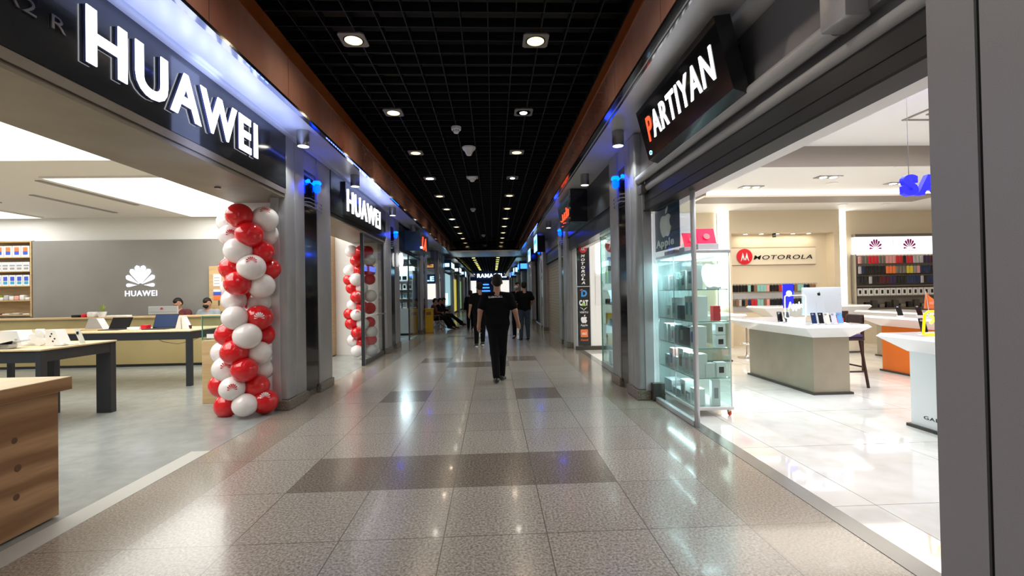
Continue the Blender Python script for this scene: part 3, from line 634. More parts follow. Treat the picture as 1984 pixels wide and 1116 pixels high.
# cylinder spotlights on the soffits
def canlight(x, y, label, on=True):
    t = thing('spotlight', label, 'spotlight', (x, y, SZ), 'surface-mounted cylinder spotlights under the side soffits')
    MB().lathe([(0.0, 0), (0.078, 0), (0.08, -0.004), (0.08, -0.205), (0.070, -0.205), (0.070, -0.185), (0, -0.185)], (x, y, SZ), 28).build('can', 'steel', t, True)
    MB().lathe([(0.0, -0.186), (0.069, -0.186), (0.065, -0.200), (0, -0.208)], (x, y, SZ), 24).build('lens', 'lamp_white' if on else 'steel_dark', t, True)
    if on: spot('can_beam', (x, y, SZ-0.22), 30, (0.92, 1.0, 0.98), 110, 0.5)
canlight(-2.46, 6.2, 'grey cylinder spotlight above the first left pillar, largest of the left side')
canlight(-2.46, 8.5, 'grey cylinder spotlight in front of the smaller white-lettered sign')
canlight(-2.46, 11.65, 'grey cylinder spotlight right of the smaller white-lettered sign')
canlight(-2.46, 14.6, 'unlit grey cylinder spotlight above the dark sign box with the red light', False)
canlight(1.74, 6.25, 'grey cylinder spotlight beside the big black sign box with the red letter')
canlight(1.74, 8.55, 'grey cylinder spotlight between the big black sign and the small red script sign')
canlight(1.74, 14.2, 'grey cylinder spotlight beyond the small red script sign')
canlight(1.74, 18.6, 'farthest small cylinder spotlight of the right soffit')
# detectors hung under the grid
def detector(x, y, r, label, kind):
    t = thing('smoke_detector', label, 'smoke detector', (x, y, GZ), None)
    MB().cyl((x, y, GZ-0.015), r*1.0, 0.02, 24).build('base', 'plastic_white', t, True)
    if kind == 'smoke':
        MB().lathe([(0, -0.105), (r*0.45, -0.10), (r*0.62, -0.075), (r*0.66, -0.05), (r*0.95, -0.045), (r, -0.015), (0, -0.015)], (x, y, GZ), 24).build('chamber', 'plastic_white', t, True)
        q = MB()
        for k in range(8):
            a = k*math.pi/4; q.box(x+r*0.62*math.cos(a)-0.008, x+r*0.62*math.cos(a)+0.008, y+r*0.62*math.sin(a)-0.008, y+r*0.62*math.sin(a)+0.008, GZ-0.075, GZ-0.05)
        q.build('vent', 'grey_ink', t)
    else:
        MB().lathe([(0, -0.16), (r*0.35, -0.155), (r*0.5, -0.12), (r*0.62, -0.08), (r*0.9, -0.045), (r, -0.015), (0, -0.015)], (x, y, GZ), 28).build('dome', 'plastic_white', t, True)
detector(-0.58, 7.95, 0.085, 'small white smoke detector, nearest one in the middle of the black ceiling', 'smoke')
detector(-0.42, 9.05, 0.13, 'larger white bell-shaped dome in the middle of the black ceiling', 'dome')
detector(-0.46, 11.4, 0.10, 'white detector on a square plate, between the two lamp rows', 'smoke')
MB().box(-0.60, -0.32, 11.26, 11.54, GZ-0.003, GZ+0.003).build('plate', 'alu', [o for o in bpy.data.objects if o.name.startswith('smoke_detector')][-1])
detector(-0.62, 15.6, 0.09, 'tiny white detector farther along the ceiling, past the square-plate one', 'smoke')
detector(-0.42, 22.6, 0.10, 'farthest tiny white detector just before the bulkhead', 'smoke')
# blue led strips glimmering along the left fascia
for y0, y1, l, m, x in ((2.6, 3.3, 'blue light strip along the fascia above the large white letters', 'blue_strip', -2.232), (4.35, 4.8, 'short bright blue light strip past the last big white letter', 'blue_strip', -2.232), (6.4, 9.0, 'long whitish blue light strip along the fascia above the smaller sign', 'blue_strip', -2.232),
                     (10.4, 11.3, 'blue light strip on the fascia right of the smaller sign', 'blue_led', -2.232), (14.5, 17.5, 'pale blue light strip on the right fascia near the corridor end', 'blue_strip', 1.432)):
    q = MB()
    n = int((y1-y0)/0.09)
    for k in range(n): q.rbox(x-0.004, x+0.004, y0+k*0.09, y0+k*0.09+0.055, SZ-0.03, SZ-0.013, 0.003, 1)
    tag(q.build('light_strip', m), l, 'light strip', 'blue light strips under the fascia')
BAL1 = [('R', -3.16, 5.95, 2.53), ('W', -2.93, 6.12, 2.51), ('W', -3.48, 6.3, 2.5), ('R', -3.04, 5.95, 2.29), ('W', -2.98, 6.3, 2.33), ('W', -3.36, 6.12, 2.3), ('W', -3.18, 5.95, 2.09), ('R', -2.98, 6.12, 2.09), ('R', -3.35, 6.12, 1.88), ('W', -3.02, 5.95, 1.88), ('R', -2.95, 6.3, 1.87), ('R', -3.19, 5.95, 1.68), ('W', -2.98, 6.12, 1.65), ('W', -3.44, 6.3, 1.64), ('W', -3.09, 6.3, 1.44), ('R', -3.25, 6.3, 1.5), ('W', -3.33, 6.12, 1.47), ('R', -3.02, 6.12, 1.24), ('W', -3.23, 5.95, 1.25), ('R', -3.41, 6.12, 1.03), ('W', -3.08, 5.95, 1.02), ('R', -3.03, 6.3, 1.01), ('R', -3.24, 5.95, 0.82), ('W', -3.56, 6.3, 0.78), ('W', -3.02, 6.12, 0.79), ('W', -3.44, 6.12, 0.59), ('R', -3.12, 5.95, 0.6), ('W', -3.07, 6.3, 0.56), ('R', -3.59, 6.3, 0.35), ('W', -3.27, 5.95, 0.37), ('R', -3.06, 6.12, 0.36), ('R', -3.42, 6.12, 0.12), ('W', -3.12, 5.95, 0.16), ('R', -2.96, 6.12, 0.16)]
BAL2 = [('W', -3.35, 11.2, 2.56), ('R', -3.11, 11.2, 2.55), ('R', -3.2, 11.05, 2.32), ('W', -3.39, 11.2, 2.09), ('R', -3.16, 11.2, 2.11), ('R', -3.41, 11.2, 1.88), ('W', -3.2, 11.05, 1.88), ('W', -3.12, 11.2, 1.68), ('R', -3.35, 11.2, 1.68), ('R', -3.19, 11.05, 1.47), ('W', -3.34, 11.2, 1.27), ('R', -3.11, 11.2, 1.23), ('R', -3.4, 11.2, 1.07), ('W', -3.21, 11.05, 1.05), ('R', -3.37, 11.2, 0.84), ('W', -3.11, 11.2, 0.83), ('R', -3.2, 11.05, 0.62), ('W', -3.33, 11.2, 0.44), ('R', -3.14, 11.2, 0.39), ('W', -3.21, 11.05, 0.2), ('W', -2.97, 11.38, 0.18), ('R', -3.02, 11.38, 2.57), ('W', -2.98, 11.38, 2.36), ('R', -2.98, 11.38, 2.1), ('R', -2.98, 11.38, 1.89), ('W', -2.97, 11.38, 1.49), ('R', -2.99, 11.38, 1.19), ('R', -3.0, 11.38, 0.85), ('W', -2.97, 11.38, 0.62), ('R', -2.97, 11.38, 0.43)]
# ================= BIG SIGN ON THE LEFT =================
t = thing('shop_sign', 'large glowing white capital letters on the dark band above the left shop opening', 'sign', (XL, 3.2, 3.1))
for i, q in enumerate(letters('HUAWEI', (XL+0.022, 3.21, 3.10), EY, EZ, 2.27, 0.395, 0.008, 0.024)):
    L = q.build('letter', 'sign_white', t)
    # coloured return of each letter
    b = MB(); xs_ = [v[1] for v in q.v]
    for vs in [q.v]:
        n = len(vs)//2; b.add([(XL+0.002, p[1], p[2]) for p in vs[:n]]+[(XL+0.021, p[1], p[2]) for p in vs[:n]], [f for f in q.f if max(f) < n]+[tuple(i for i in f) for f in q.f if max(f) >= n and min(f) < n])
    b.build('return', 'blue_ret', L) if 'blue_ret' in M else None
area('big_sign_glow', (XL+0.12, 4.45, 3.36), 2.3, 0.4, 6, (0.45, 0.55, 1.0), (0, math.radians(-90), math.radians(180)))
area('big_sign_upglow', (XL+0.22, 4.6, 3.5), 0.25, 3.0, 9, (0.35, 0.45, 1.0), (math.radians(180), 0, 0))
# small raised plate numbers at the left end of the band
text('trim_10', 'A2 R', (XL+0.003, 2.66, 3.20), EY, EZ, 0.42, 0.09, 0.01, 'steel_dark', None)['kind'] = 'structure'
t = thing('shop_sign', 'smaller glowing white capital letters above the second left shop opening', 'sign', (XL, 9.0, 3.1))
MB().box(XL, XL+0.05, 8.62, 11.35, 2.99, 3.60).build('backing', 'sign_panel', t)
for q in letters('HUAWEI', (XL+0.06, 8.72, 3.07), EY, EZ, 2.5, 0.42, 0.004, 0.0): q.build('letter', 'sign_white', t)
area('small_sign_upglow', (XL+0.25, 10.0, 3.5), 0.25, 2.6, 6, (0.35, 0.45, 1.0), (math.radians(180), 0, 0))
# ================= BALLOON COLUMNS =================
def balloon_column(data, r, base, label, y0):
    t = thing('balloon_column', label, 'balloons', base)
    MB().tube([(base[0], base[1], 0.02), (base[0], base[1], 2.62)], 0.012, 8).build('pole', 'steel_dark', t)
    MB().cyl((base[0], base[1], 0.0), 0.12, 0.02, 20).build('foot', 'white_paint', t)
    for i, (k, x, y, z) in enumerate(data):
        s = 1+0.06*math.sin(i*2.3); rr = r*s
        b = MB().ell((x, y, z), rr, rr, rr*0.96, 20, 14)
        ang = math.atan2(base[1]-y, base[0]-x)
        o = b.build('balloon', 'balloon_red' if k == 'R' else 'balloon_white', t, True)
        # tied neck towards the pole
        nx, ny = math.cos(ang), math.sin(ang)
        MB().lathe([(0.0, 0), (0.012, 0.0), (0.007, 0.015), (0.016, 0.035), (0.0, 0.036)], (0, 0, 0), 8).add([], []).build('neck', 'balloon_red' if k == 'R' else 'balloon_white', o).location = (x+nx*rr*0.97, y+ny*rr*0.97, z)
        if i % 4 == 1 and y < base[1]+0.02:
            # printed flower mark on the side seen from the corridor
            c = Vector((x, y, z)); d = Vector((0.45, -0.86, 0.28+0.3*math.sin(i))).normalized()
            u = d.cross(EZ).normalized()*-1; v = u.cross(d)*-1
            u = EZ.cross(d).normalized(); v = d.cross(u)
            q = MB()
            for poly in fan_petals(rr*0.55):
                P = []
                for a, bb in poly:
                    p = (d*rr+u*a+v*bb).normalized()*(rr*1.004); P.append(c+Vector((p.x, p.y, p.z*0.96)))
                q.add(P, [tuple(range(len(P)))])
            q.build('print', 'red_print' if k == 'W' else 'balloon_white', o)
    return t
balloon_column(BAL1, 0.160, (-3.30, 6.16, 0), 'tall red and white balloon column in front of the nearest left pillar', 6.0)
balloon_column(BAL2, 0.150, (-3.06, 11.2, 0), 'farther red and white balloon column behind the glass door of the second left opening', 10.4)
# ================= GLASS DOOR OF THE SECOND OPENING =================
t = thing('glass_door', 'dark-framed glass door standing before the farther balloon column', 'door', (-2.80, 10.1, 0))
MB().box(-2.80, -2.785, 10.14, 11.9, 0.10, 2.82).build('pane', 'clear_glass', t)
MB().box(-2.82, -2.765, 10.03, 10.09, 0.0, 2.84).box(-2.82, -2.765, 11.88, 11.94, 0, 2.84).build('side_post', 'dark_metal', t)
MB().box(-2.815, -2.77, 10.09, 10.15, 0.0, 2.84).build('edge_profile', 'alu', t)
MB().box(-2.815, -2.77, 10.15, 11.88, 0.0, 0.10).box(-2.815, -2.77, 10.15, 11.88, 2.78, 2.84).build('rail', 'steel_dark', t)
MB().tube([(-2.70, 10.9, 1.05), (-2.70, 11.75, 1.05)], 0.016, 10).tube([(-2.70, 11.0, 1.05), (-2.80, 11.0, 1.05)], 0.01, 8).tube([(-2.70, 11.65, 1.05), (-2.80, 11.65, 1.05)], 0.01, 8).build('handle', 'steel', t, True)
# ================= FOREGROUND WOOD BLOCK =================
t = thing('display_counter', 'solid pine block counter with knots in the lower left foreground', 'counter', (-3.6, 2.8, 0))
MB().rbox(-4.6, -3.045, 1.2, 3.38, 0.012, 0.875, 0.006).build('body', 'pine_block', t)
MB().rbox(-4.66, -2.99, 1.14, 3.42, 0.875, 0.968, 0.006).build('top_slab', 'table_wood', t)
for i, (y, z, r) in enumerate(((3.08, 0.62, 0.02), (3.10, 0.44, 0.024), (3.09, 0.26, 0.022), (2.5, 0.5, 0.02))):
    MB().lathe([(0, 0.0), (r*0.6, 0.0015), (r, 0.0)], (-3.045, y, z), 14, 'x').build('knot', 'knot', t)
# slab edges are darker wood
MB().box(-2.992, -2.988, 1.14, 3.42, 0.878, 0.963).build('edge_band', 'pine_block', t)
# ================= TABLES =================
def table(name, label, x0, x1, y0, y1, h, legs, tm='table_wood', ap=0.13):
    t = thing(name, label, 'table', ((x0+x1)/2, (y0+y1)/2, 0))
    MB().rbox(x0, x1, y0, y1, h-0.022, h, 0.006).build('tabletop', tm, t)
    MB().box(x0+0.016, x1-0.016, y0+0.016, y0+0.05, h-0.022-ap, h-0.0221).box(x0+0.016, x1-0.016, y1-0.05, y1-0.016, h-0.022-ap, h-0.0221).box(x0+0.016, x0+0.05, y0+0.05, y1-0.05, h-0.022-ap, h-0.0221).box(x1-0.05, x1-0.016, y0+0.05, y1-0.05, h-0.022-ap, h-0.0221).build('apron', 'dark_metal', t)
    for a, b, c, d in legs: MB().rbox(a, b, c, d, 0, h-0.022, 0.004).build('leg', 'dark_metal', t)
    return t
table('display_table', 'front wood-topped table on broad dark legs, left of the balloon column', -8.2, -5.10, 5.45, 6.52, 0.96,
      [(-5.30, -5.11, 6.42, 6.51), (-5.17, -5.11, 5.46, 5.54), (-6.02, -5.84, 6.42, 6.51), (-8.19, -8.0, 6.42, 6.51), (-8.19, -8.1, 5.46, 5.54)])
table('display_table', 'long rear wood-topped table carrying the two open laptops', -9.4, -5.20, 8.2, 9.45, 0.955,
      [(-5.29, -5.21, 8.21, 8.29), (-5.29, -5.21, 9.36, 9.44), (-9.39, -9.31, 8.21, 8.29), (-9.39, -9.31, 9.36, 9.44)])
MB().tube([(-6.1, 8.6, 0.83), (-5.9, 8.55, 0.74), (-5.6, 8.5, 0.70), (-5.35, 8.5, 0.76), (-5.2, 8.6, 0.84)], 0.004, 6).build('cable', 'dark_metal', bpy.data.objects['display_table.001'], True)
t = thing('service_counter', 'long low ochre-fronted counter along the grey wall, two men behind it', 'counter', (-9, 10.9, 0))
MB().box(-13.5, -4.6, 10.74, 11.2, 0.06, 1.08).build('front', 'counter_front', t)
MB().rbox(-13.55, -4.55, 10.70, 11.25, 1.08, 1.12, 0.008).build('worktop', 'wood_light', t)
MB().box(-13.5, -4.6, 10.78, 11.18, 0.0, 0.06).build('kick_board', 'kiosk_base_dark', t)
t = thing('wood_cabinet', 'light wood cabinet half hidden behind the nearer balloon column, glass box on it', 'cabinet', (-3.95, 7.0, 0))
MB().rbox(-4.17, -3.74, 6.82, 7.6, 0.0, 0.90, 0.006).build('body', 'wood_light', t)
MB().box(-4.15, -3.76, 6.84, 7.58, 0.905, 0.915).box(-4.165, -4.155, 6.83, 7.58, 0.90, 1.24).box(-4.155, -3.76, 6.83, 6.838, 0.90, 1.24).build('glass_box', 'clear_glass', t)
MB().box(-4.172, -4.162, 6.825, 6.84, 0.9, 1.25).box(-4.17, -3.76, 6.83, 6.842, 1.236, 1.246).build('glass_edge', 'glass_edge', t)
MB().box(-4.10, -3.93, 6.822, 6.826, 0.93, 0.99).build('sticker', 'white_paint', t)
# --- glowing flower logo on the grey wall ---
t = thing('wall_logo', 'glowing white flower logo with lettering on the grey wall', 'sign', (-8.75, 11.92, 1.9))
MB().plate((-8.75, 11.925, 1.86), EX, EZ, NY, fan_petals(0.50), 0.03).build('petals', 'logo_white', t)
text('lettering', 'HUAWEI', (-9.13, 11.925, 1.585), EX, EZ, 0.77, 0.14, 0.01, 'logo_white', t, 0.01)
t = thing('notice_board', 'wooden board with two paper notices beside the man in the black mask', 'board', (-6.85, 11.9, 1.2))
MB().rbox(-7.06, -6.55, 11.86, 11.925, 1.16, 2.30, 0.005).build('board', 'wood_light', t)
for z0, z1, col in ((1.80, 2.10, 'white_paint'), (1.46, 1.72, 'white_paint')):
    n = MB().box(-6.95, -6.76, 11.853, 11.86, z0, z1).build('notice', col, t)
    if z0 > 1.7:
        for q in range(3): MB().box(-6.93, -6.80, 11.851, 11.853, z0+0.06+q*0.07, z0+0.075+q*0.07).build('line', 'grey_ink', n)
    else:
        MB().box(-6.95, -6.76, 11.851, 11.853, z0+0.11, z0+0.20).build('line', 'blue_ink', n); MB().box(-6.95, -6.76, 11.851, 11.853, z0, z0+0.11).build('line', 'orange_ink', n)
MB().box(-6.83, -6.80, 11.84, 11.86, 1.32, 1.44).build('handle', 'steel_dark', t)
# --- wooden wall shelves with boxes ---
SH = [2.97, 2.61, 2.26, 1.90, 1.54, 1.18, 0.82, 0.46, 0.10]
def shelf_unit(label, x0, x1, levels, zb, dy=0.0):
    t = thing('wall_shelves', label, 'shelf', ((x0+x1)/2, 11.8, zb))
    a, b = 11.62+dy, 11.99+dy
    for xx in (x0, x1-0.03): MB().box(xx, xx+0.03, a, b, zb, 3.0).build('side_panel', 'wood_light', t)
    MB().box(x0+0.03, x1-0.03, b-0.03, b, zb, 3.0).build('back_panel', 'wood_light', t)
    for z in levels: MB().box(x0+0.03, x1-0.03, a, b-0.03, z-0.025, z).build('shelf', 'wood_light', t)
    return t
shelf_unit('wooden shelves full of boxes at the left edge, left of the grey wall', -13.6, -11.36, [2.995]+SH[1:6], 1.125, 0.30)
shelf_unit('narrow tall wooden shelves seen through the second left opening', -5.3, -4.0, [2.995]+SH[1:], 0.02)
def product_box(name, w, d, h, front, inks, loc, label, group, cat='box'):
    t = thing(name, label, cat, loc, group)
    x, y, z = loc
    MB().box(x-w/2, x+w/2, y, y+d, z, z+h).build('carton', front, t)
    for (a, b, c, e, m) in inks: MB().box(x-w/2+a*w, x-w/2+b*w, y-0.003, y, z+c*h, z+e*h).build('print', m, t)
    return t
protoA = product_box('phone_box', 0.19, 0.1, 0.27, 'white_paint', [(0.22, 0.8, 0.5, 0.88, 'orange_ink'), (0.22, 0.8, 0.18, 0.5, 'blue_ink')], (-11.52, 11.94, 2.61), 'rightmost tall white box with orange and blue print on the top shelf', 'orange and blue printed boxes on the top shelf')
for k in range(1, 5): dup(protoA, (-11.52-0.205*k, 11.94, 2.61), ['', 'second', 'third', 'fourth', 'fifth'][k]+' white box from the right with orange and blue print, top shelf')
protoB = product_box('phone_box', 0.155, 0.1, 0.22, 'white_paint', [(0.1, 0.9, 0.52, 0.70, 'grey_ink'), (0.15, 0.85, 0.15, 0.40, 'grey_ink')], (-11.50, 11.94, 2.26), 'rightmost white and grey box on the second shelf', 'white and grey boxes on the second shelf')
for k in range(1, 7): dup(protoB, (-11.50-0.165*k, 11.94, 2.26), ['', 'second', 'third', 'fourth', 'fifth', 'sixth', 'seventh'][k]+' white and grey box from the right on the second shelf')
protoC = product_box('phone_box', 0.15, 0.1, 0.26, 'white_paint', [(0.18, 0.82, 0.45, 0.85, 'blue_ink'), (0.18, 0.82, 0.12, 0.40, 'cyan_ink')], (-11.50, 11.94, 1.90), 'rightmost box with blue print on the third shelf', 'blue printed boxes on the third shelf')
for k in range(1, 7): dup(protoC, (-11.50-0.165*k, 11.94, 1.90), ['', 'second', 'third', 'fourth', 'fifth', 'sixth', 'seventh'][k]+' box with blue print from the right on the third shelf')
for k in range(9):
    x = -11.49-0.125*k; h = 0.07+0.06*abs(math.sin(k*1.9))
    p = MB().rbox(x-0.055, x+0.055, 11.94, 12.08, 1.54, 1.54+h, 0.02).build('packet', ['plastic_white', 'plastic_white', 'pink_ink', 'plastic_white', 'silver_bright', 'plastic_white', 'green_ink', 'plastic_white', 'plastic_white'][k], None, True)
    tag(p, 'small clear packet %s from the right on the fourth wooden shelf' % ['first', 'second', 'third', 'fourth', 'fifth', 'sixth', 'seventh', 'eighth', 'ninth'][k], 'packet', 'packets on the fourth shelf')
for k in range(4):
    x = -11.52-0.24*k
    p = MB().rbox(x-0.08, x+0.08, 11.94, 12.10, 1.18, 1.18+0.03+0.02*(k % 2), 0.01).build('packet', ['plastic_white', 'silver_bright', 'plastic_white', 'brown_ink'][k], None, True)
    tag(p, 'flat packet %s from the right on the fifth wooden shelf' % ['first', 'second', 'third', 'fourth'][k], 'packet', 'packets on the fifth shelf')
ink = [('white_paint', 'blue_ink'), ('white_paint', 'grey_ink'), ('phone_black', 'grey_ink'), ('white_paint', 'text_black'), ('white_paint', 'text_black'), ('white_paint', 'orange_ink'), ('orange_ink', 'blue_ink'), ('orange_ink', 'blue_ink')]
nm = ['top', 'second', 'third', 'fourth', 'fifth', 'sixth', 'seventh', 'lowest']
for i, z in enumerate(SH[1:]):
    for k in range(2):
        if i in (1, 3) and k: continue
        h = [0.20, 0.24, 0.12, 0.20, 0.18, 0.22, 0.18, 0.18][i]
        product_box('phone_box', 0.11 if i != 2 else 0.16, 0.1, h, ink[i][0], [(0.25, 0.75, 0.2, 0.8, ink[i][1])], (-4.10-0.13*k, 11.66, z), '%s box on the %s shelf of the narrow wooden shelves' % (['right', 'left'][k], nm[i]), 'boxes on the narrow shelves')
# ================= THINGS ON THE TABLES =================
def laptop(x, y, z, w, ry, screen, label, tilt=25):
    t = thing('laptop', label, 'laptop', (x, y, z)); t.rotation_euler = (0, 0, 0)
    MB().rbox(x-w/2, x+w/2, y, y+w*0.66, z, z+0.014, 0.004).build('keyboard_base', 'dark_metal', t)
    a = math.radians(tilt); h = w*0.64; c, s_ = math.cos(a), math.sin(a)
    y1 = y+w*0.66
    MB().prism([(y1, z+0.012), (y1+0.008, z+0.012), (y1+0.008+h*s_, z+0.012+h*c), (y1+h*s_, z+0.014+h*c)], 'x', x-w/2, x+w/2).build('lid', 'phone_black', t)
    MB().prism([(y1-0.002+0.01*s_, z+0.03), (y1-0.001+0.01*s_, z+0.03), (y1-0.001+h*0.95*s_, z+0.012+h*0.95*c), (y1-0.002+h*0.95*s_, z+0.012+h*0.95*c)], 'x', x-w/2+0.01, x+w/2-0.01).build('screen', screen, t)
    return t
laptop(-6.93, 8.65, 0.955, 0.36, 0, 'phone_black', 'open laptop with a black screen on the rear table', 28)
laptop(-6.10, 8.6, 0.955, 0.42, 0, 'screen_blue', 'open laptop with a glowing dark blue screen on the rear table', 20)
def prismstand(x, y, z, w, d, h, m, label, name, cat, dots=0, face=None):
    t = thing(name, label, cat, (x, y, z))
    MB().prism([(x-w/2, z), (x+w/2, z), (x+w/2*0.30, z+h), (x-w/2*0.55, z+h)], 'y', y, y+d).build('body', m, t)
    return t
prismstand(-7.38, 8.9, 0.955, 0.34, 0.16, 0.21, 'silver_bright', 'grey slanted display easel left of the black laptop', 'display_easel', 'stand')
# thin wedge with a wood foot
MB().rbox(-7.5, -7.2, 8.74, 8.89, 0.956, 0.975, 0.004).build('foot', 'wood_light', bpy.data.objects['display_easel'])
for k, (x, y, z, w, h, m, l, cat) in enumerate(((-6.50, 8.62, 0.956, 0.16, 0.05, 'plastic_white', 'flat white accessory box between the two laptops', 'box'), (-6.36, 8.72, 0.956, 0.10, 0.08, 'red_paint', 'small red accessory box between the two laptops', 'box'),
        (-6.40, 8.50, 0.956, 0.10, 0.04, 'white_paint', 'small white box left of the blue-screen laptop', 'box'))):
    tag(MB().rbox(x-w/2, x+w/2, y, y+0.12, z, z+h, 0.008).build('accessory_box', m), l, cat)
t = thing('phone_stand', 'white folded phone display stand right of the blue-screen laptop', 'stand', (-5.62, 8.62, 0.955))
MB().prism([(-5.72, 0.956), (-5.62, 0.956), (-5.63, 1.19), (-5.66, 1.19)], 'y', 8.6, 8.78).build('wedge', 'plastic_white', t)
MB().prism([(-5.61, 0.956), (-5.50, 0.956), (-5.60, 1.17), (-5.625, 1.17)], 'y', 8.62, 8.74).build('price_card', 'white_paint', t)
MB().box(-5.52, -5.49, 8.66, 8.70, 0.956, 1.02).build('foot', 'maroon_cloth', t)
# front table
z = 0.961
t = thing('headset_box', 'white arched display hood at the left of the front table', 'display', (-5.80, 5.9, z))
pf = [(-5.96, z)]+[(-5.96+0.06*(1-math.cos(a)), z+0.10+0.09*math.sin(a)) for a in (0, .5, 1.0, 1.57)]+[(-5.72, z+0.19), (-5.66, z+0.02), (-5.66, z)]
MB().prism(pf, 'y', 5.82, 6.0).build('hood', 'plastic_white', t)
MB().rbox(-5.74, -5.71, 5.81, 5.825, z+0.01, z+0.10, 0.005).build('phone_back', 'alu', t)
t = thing('tablet', 'black tablet tilted on a low stand, front of the front table', 'tablet', (-5.70, 5.55, z))
MB().prism([(-5.86, z+0.015), (-5.84, z+0.012), (-5.46, z+0.085), (-5.48, z+0.095)], 'y', 5.52, 5.72).build('slab', 'phone_black', t)
MB().rbox(-5.66, -5.56, 5.56, 5.66, z, z+0.055, 0.006).build('stand', 'alu', t)
t = thing('camera_set', 'cluster of white round gadgets behind the black tablet', 'gadget', (-5.52, 5.9, z))
for cx, cz, r in ((-5.60, z+0.09, 0.055), (-5.52, z+0.135, 0.055), (-5.53, z+0.06, 0.06), (-5.49, z+0.05, 0.04)):
    MB().lathe([(0, 0), (r, 0.004), (r*1.04, 0.02), (r, 0.036), (0, 0.04)], (cx, 5.88, cz), 24, 'y').build('disc', 'plastic_white', t, True)
MB().rbox(-5.62, -5.53, 5.93, 5.98, z+0.02, z+0.2, 0.012).build('holder', 'plastic_white', t)
t = thing('phone_stand', 'white wedge stand with four small dark lenses on the front table', 'stand', (-5.33, 5.9, z))
MB().prism([(-5.41, z), (-5.22, z), (-5.30, z+0.19), (-5.41, z+0.19)], 'y', 5.84, 5.98).build('wedge', 'plastic_white', t)
for cx, cz in ((-5.335, 0.145), (-5.35, 0.115), (-5.30, 0.085), (-5.32, 0.055)): MB().lathe([(0, 0), (0.009, 0), (0.009, 0.004), (0, 0.004)], (cx, 5.836, z+cz), 12, 'y').build('lens', 'text_black', t)
MB().rbox(-5.28, -5.18, 5.80, 5.9, z, z+0.018, 0.005).build('base', 'silver_bright', t)
t = thing('mobile_phone', 'pale phone leaning on a charging stand near the front table corner', 'phone', (-5.12, 5.95, z))
MB().prism([(-5.09, z+0.01), (-5.03, z+0.01), (-5.10+0.0, z+0.19), (-5.165, z+0.19)], 'y', 5.94, 5.952).build('slab', 'phone_cream', t)
MB().rbox(-5.13, -5.105, 5.93, 5.94, z+0.125, z+0.16, 0.004).build('camera_bump', 'phone_black', t)
MB().tube([(-5.16, 5.9, z+0.006), (-5.17, 5.86, z+0.02), (-5.16, 5.80, z+0.03), (-5.13, 5.84, z+0.012), (-5.10, 5.93, z+0.01)], 0.006, 6).build('cable', 'plastic_white', t, True)
t = thing('acrylic_holder', 'small clear acrylic frame at the left edge on the front table', 'frame', (-6.02, 5.8, z))
MB().box(-6.10, -5.985, 5.8, 5.806, z, z+0.19).build('sheet', 'clear_glass', t); MB().box(-5.99, -5.98, 5.795, 5.81, z, z+0.19).build('edge', 'plastic_white', t)
# on the counter
t = thing('monitor', 'grey monitor back hiding the bearded man, red mark in its middle', 'monitor', (-7.48, 10.85, 1.12))
MB().rbox(-7.80, -7.15, 10.84, 10.87, 1.16, 1.34, 0.008).build('casing', 'alu', t)
MB().box(-7.78, -7.17, 10.836, 10.84, 1.205, 1.215).build('groove', 'grey_ink', t)
MB().plate((-7.5, 10.837, 1.265), EX, EZ, NY, fan_petals(0.05), 0.003).build('mark', 'red_print', t)
MB().rbox(-7.55, -7.40, 10.80, 10.92, 1.12, 1.16, 0.006).build('foot', 'silver_bright', t)
t = thing('potted_plant', 'tiny plant in a white pot on the long counter', 'plant', (-8.85, 10.9, 1.12))
MB().lathe([(0, 0), (0.06, 0), (0.085, 0.12), (0.075, 0.12), (0.07, 0.10), (0, 0.10)], (-8.85, 10.9, 1.12), 18).build('pot', 'plastic_white', t, True)
q = MB()
for k in range(7):
    a = k*0.9; dx, dy = 0.07*math.cos(a), 0.07*math.sin(a); hh = 0.10+0.05*(k % 3)
    q.add([(-8.85, 10.9, 1.23), (-8.85+dx*0.5-0.015, 10.9+dy*0.5, 1.23+hh*0.6), (-8.85+dx, 10.9+dy, 1.23+hh), (-8.85+dx*0.5+0.02, 10.9+dy*0.5, 1.23+hh*0.55)], [(0, 1, 2, 3)])
q.build('leaves', 'leaf', t)
for x, w, h, m, l in ((-9.42, 0.16, 0.06, 'phone_black', 'black bag-like lump left of the plant on the long counter'), (-9.24, 0.09, 0.08, 'red_paint', 'pinkish red small item left of the plant on the long counter'), (-9.08, 0.15, 0.12, 'plastic_white', 'white crumpled item just left of the plant pot'), (-8.5, 0.46, 0.035, 'white_paint', 'flat white sheet of paper stack right of the plant pot')):
    tag(MB().rbox(x-w/2, x+w/2, 10.85, 11.0, 1.121, 1.121+h, 0.02 if h > 0.05 else 0.004).build('counter_item', m, None, True), l, 'clutter')
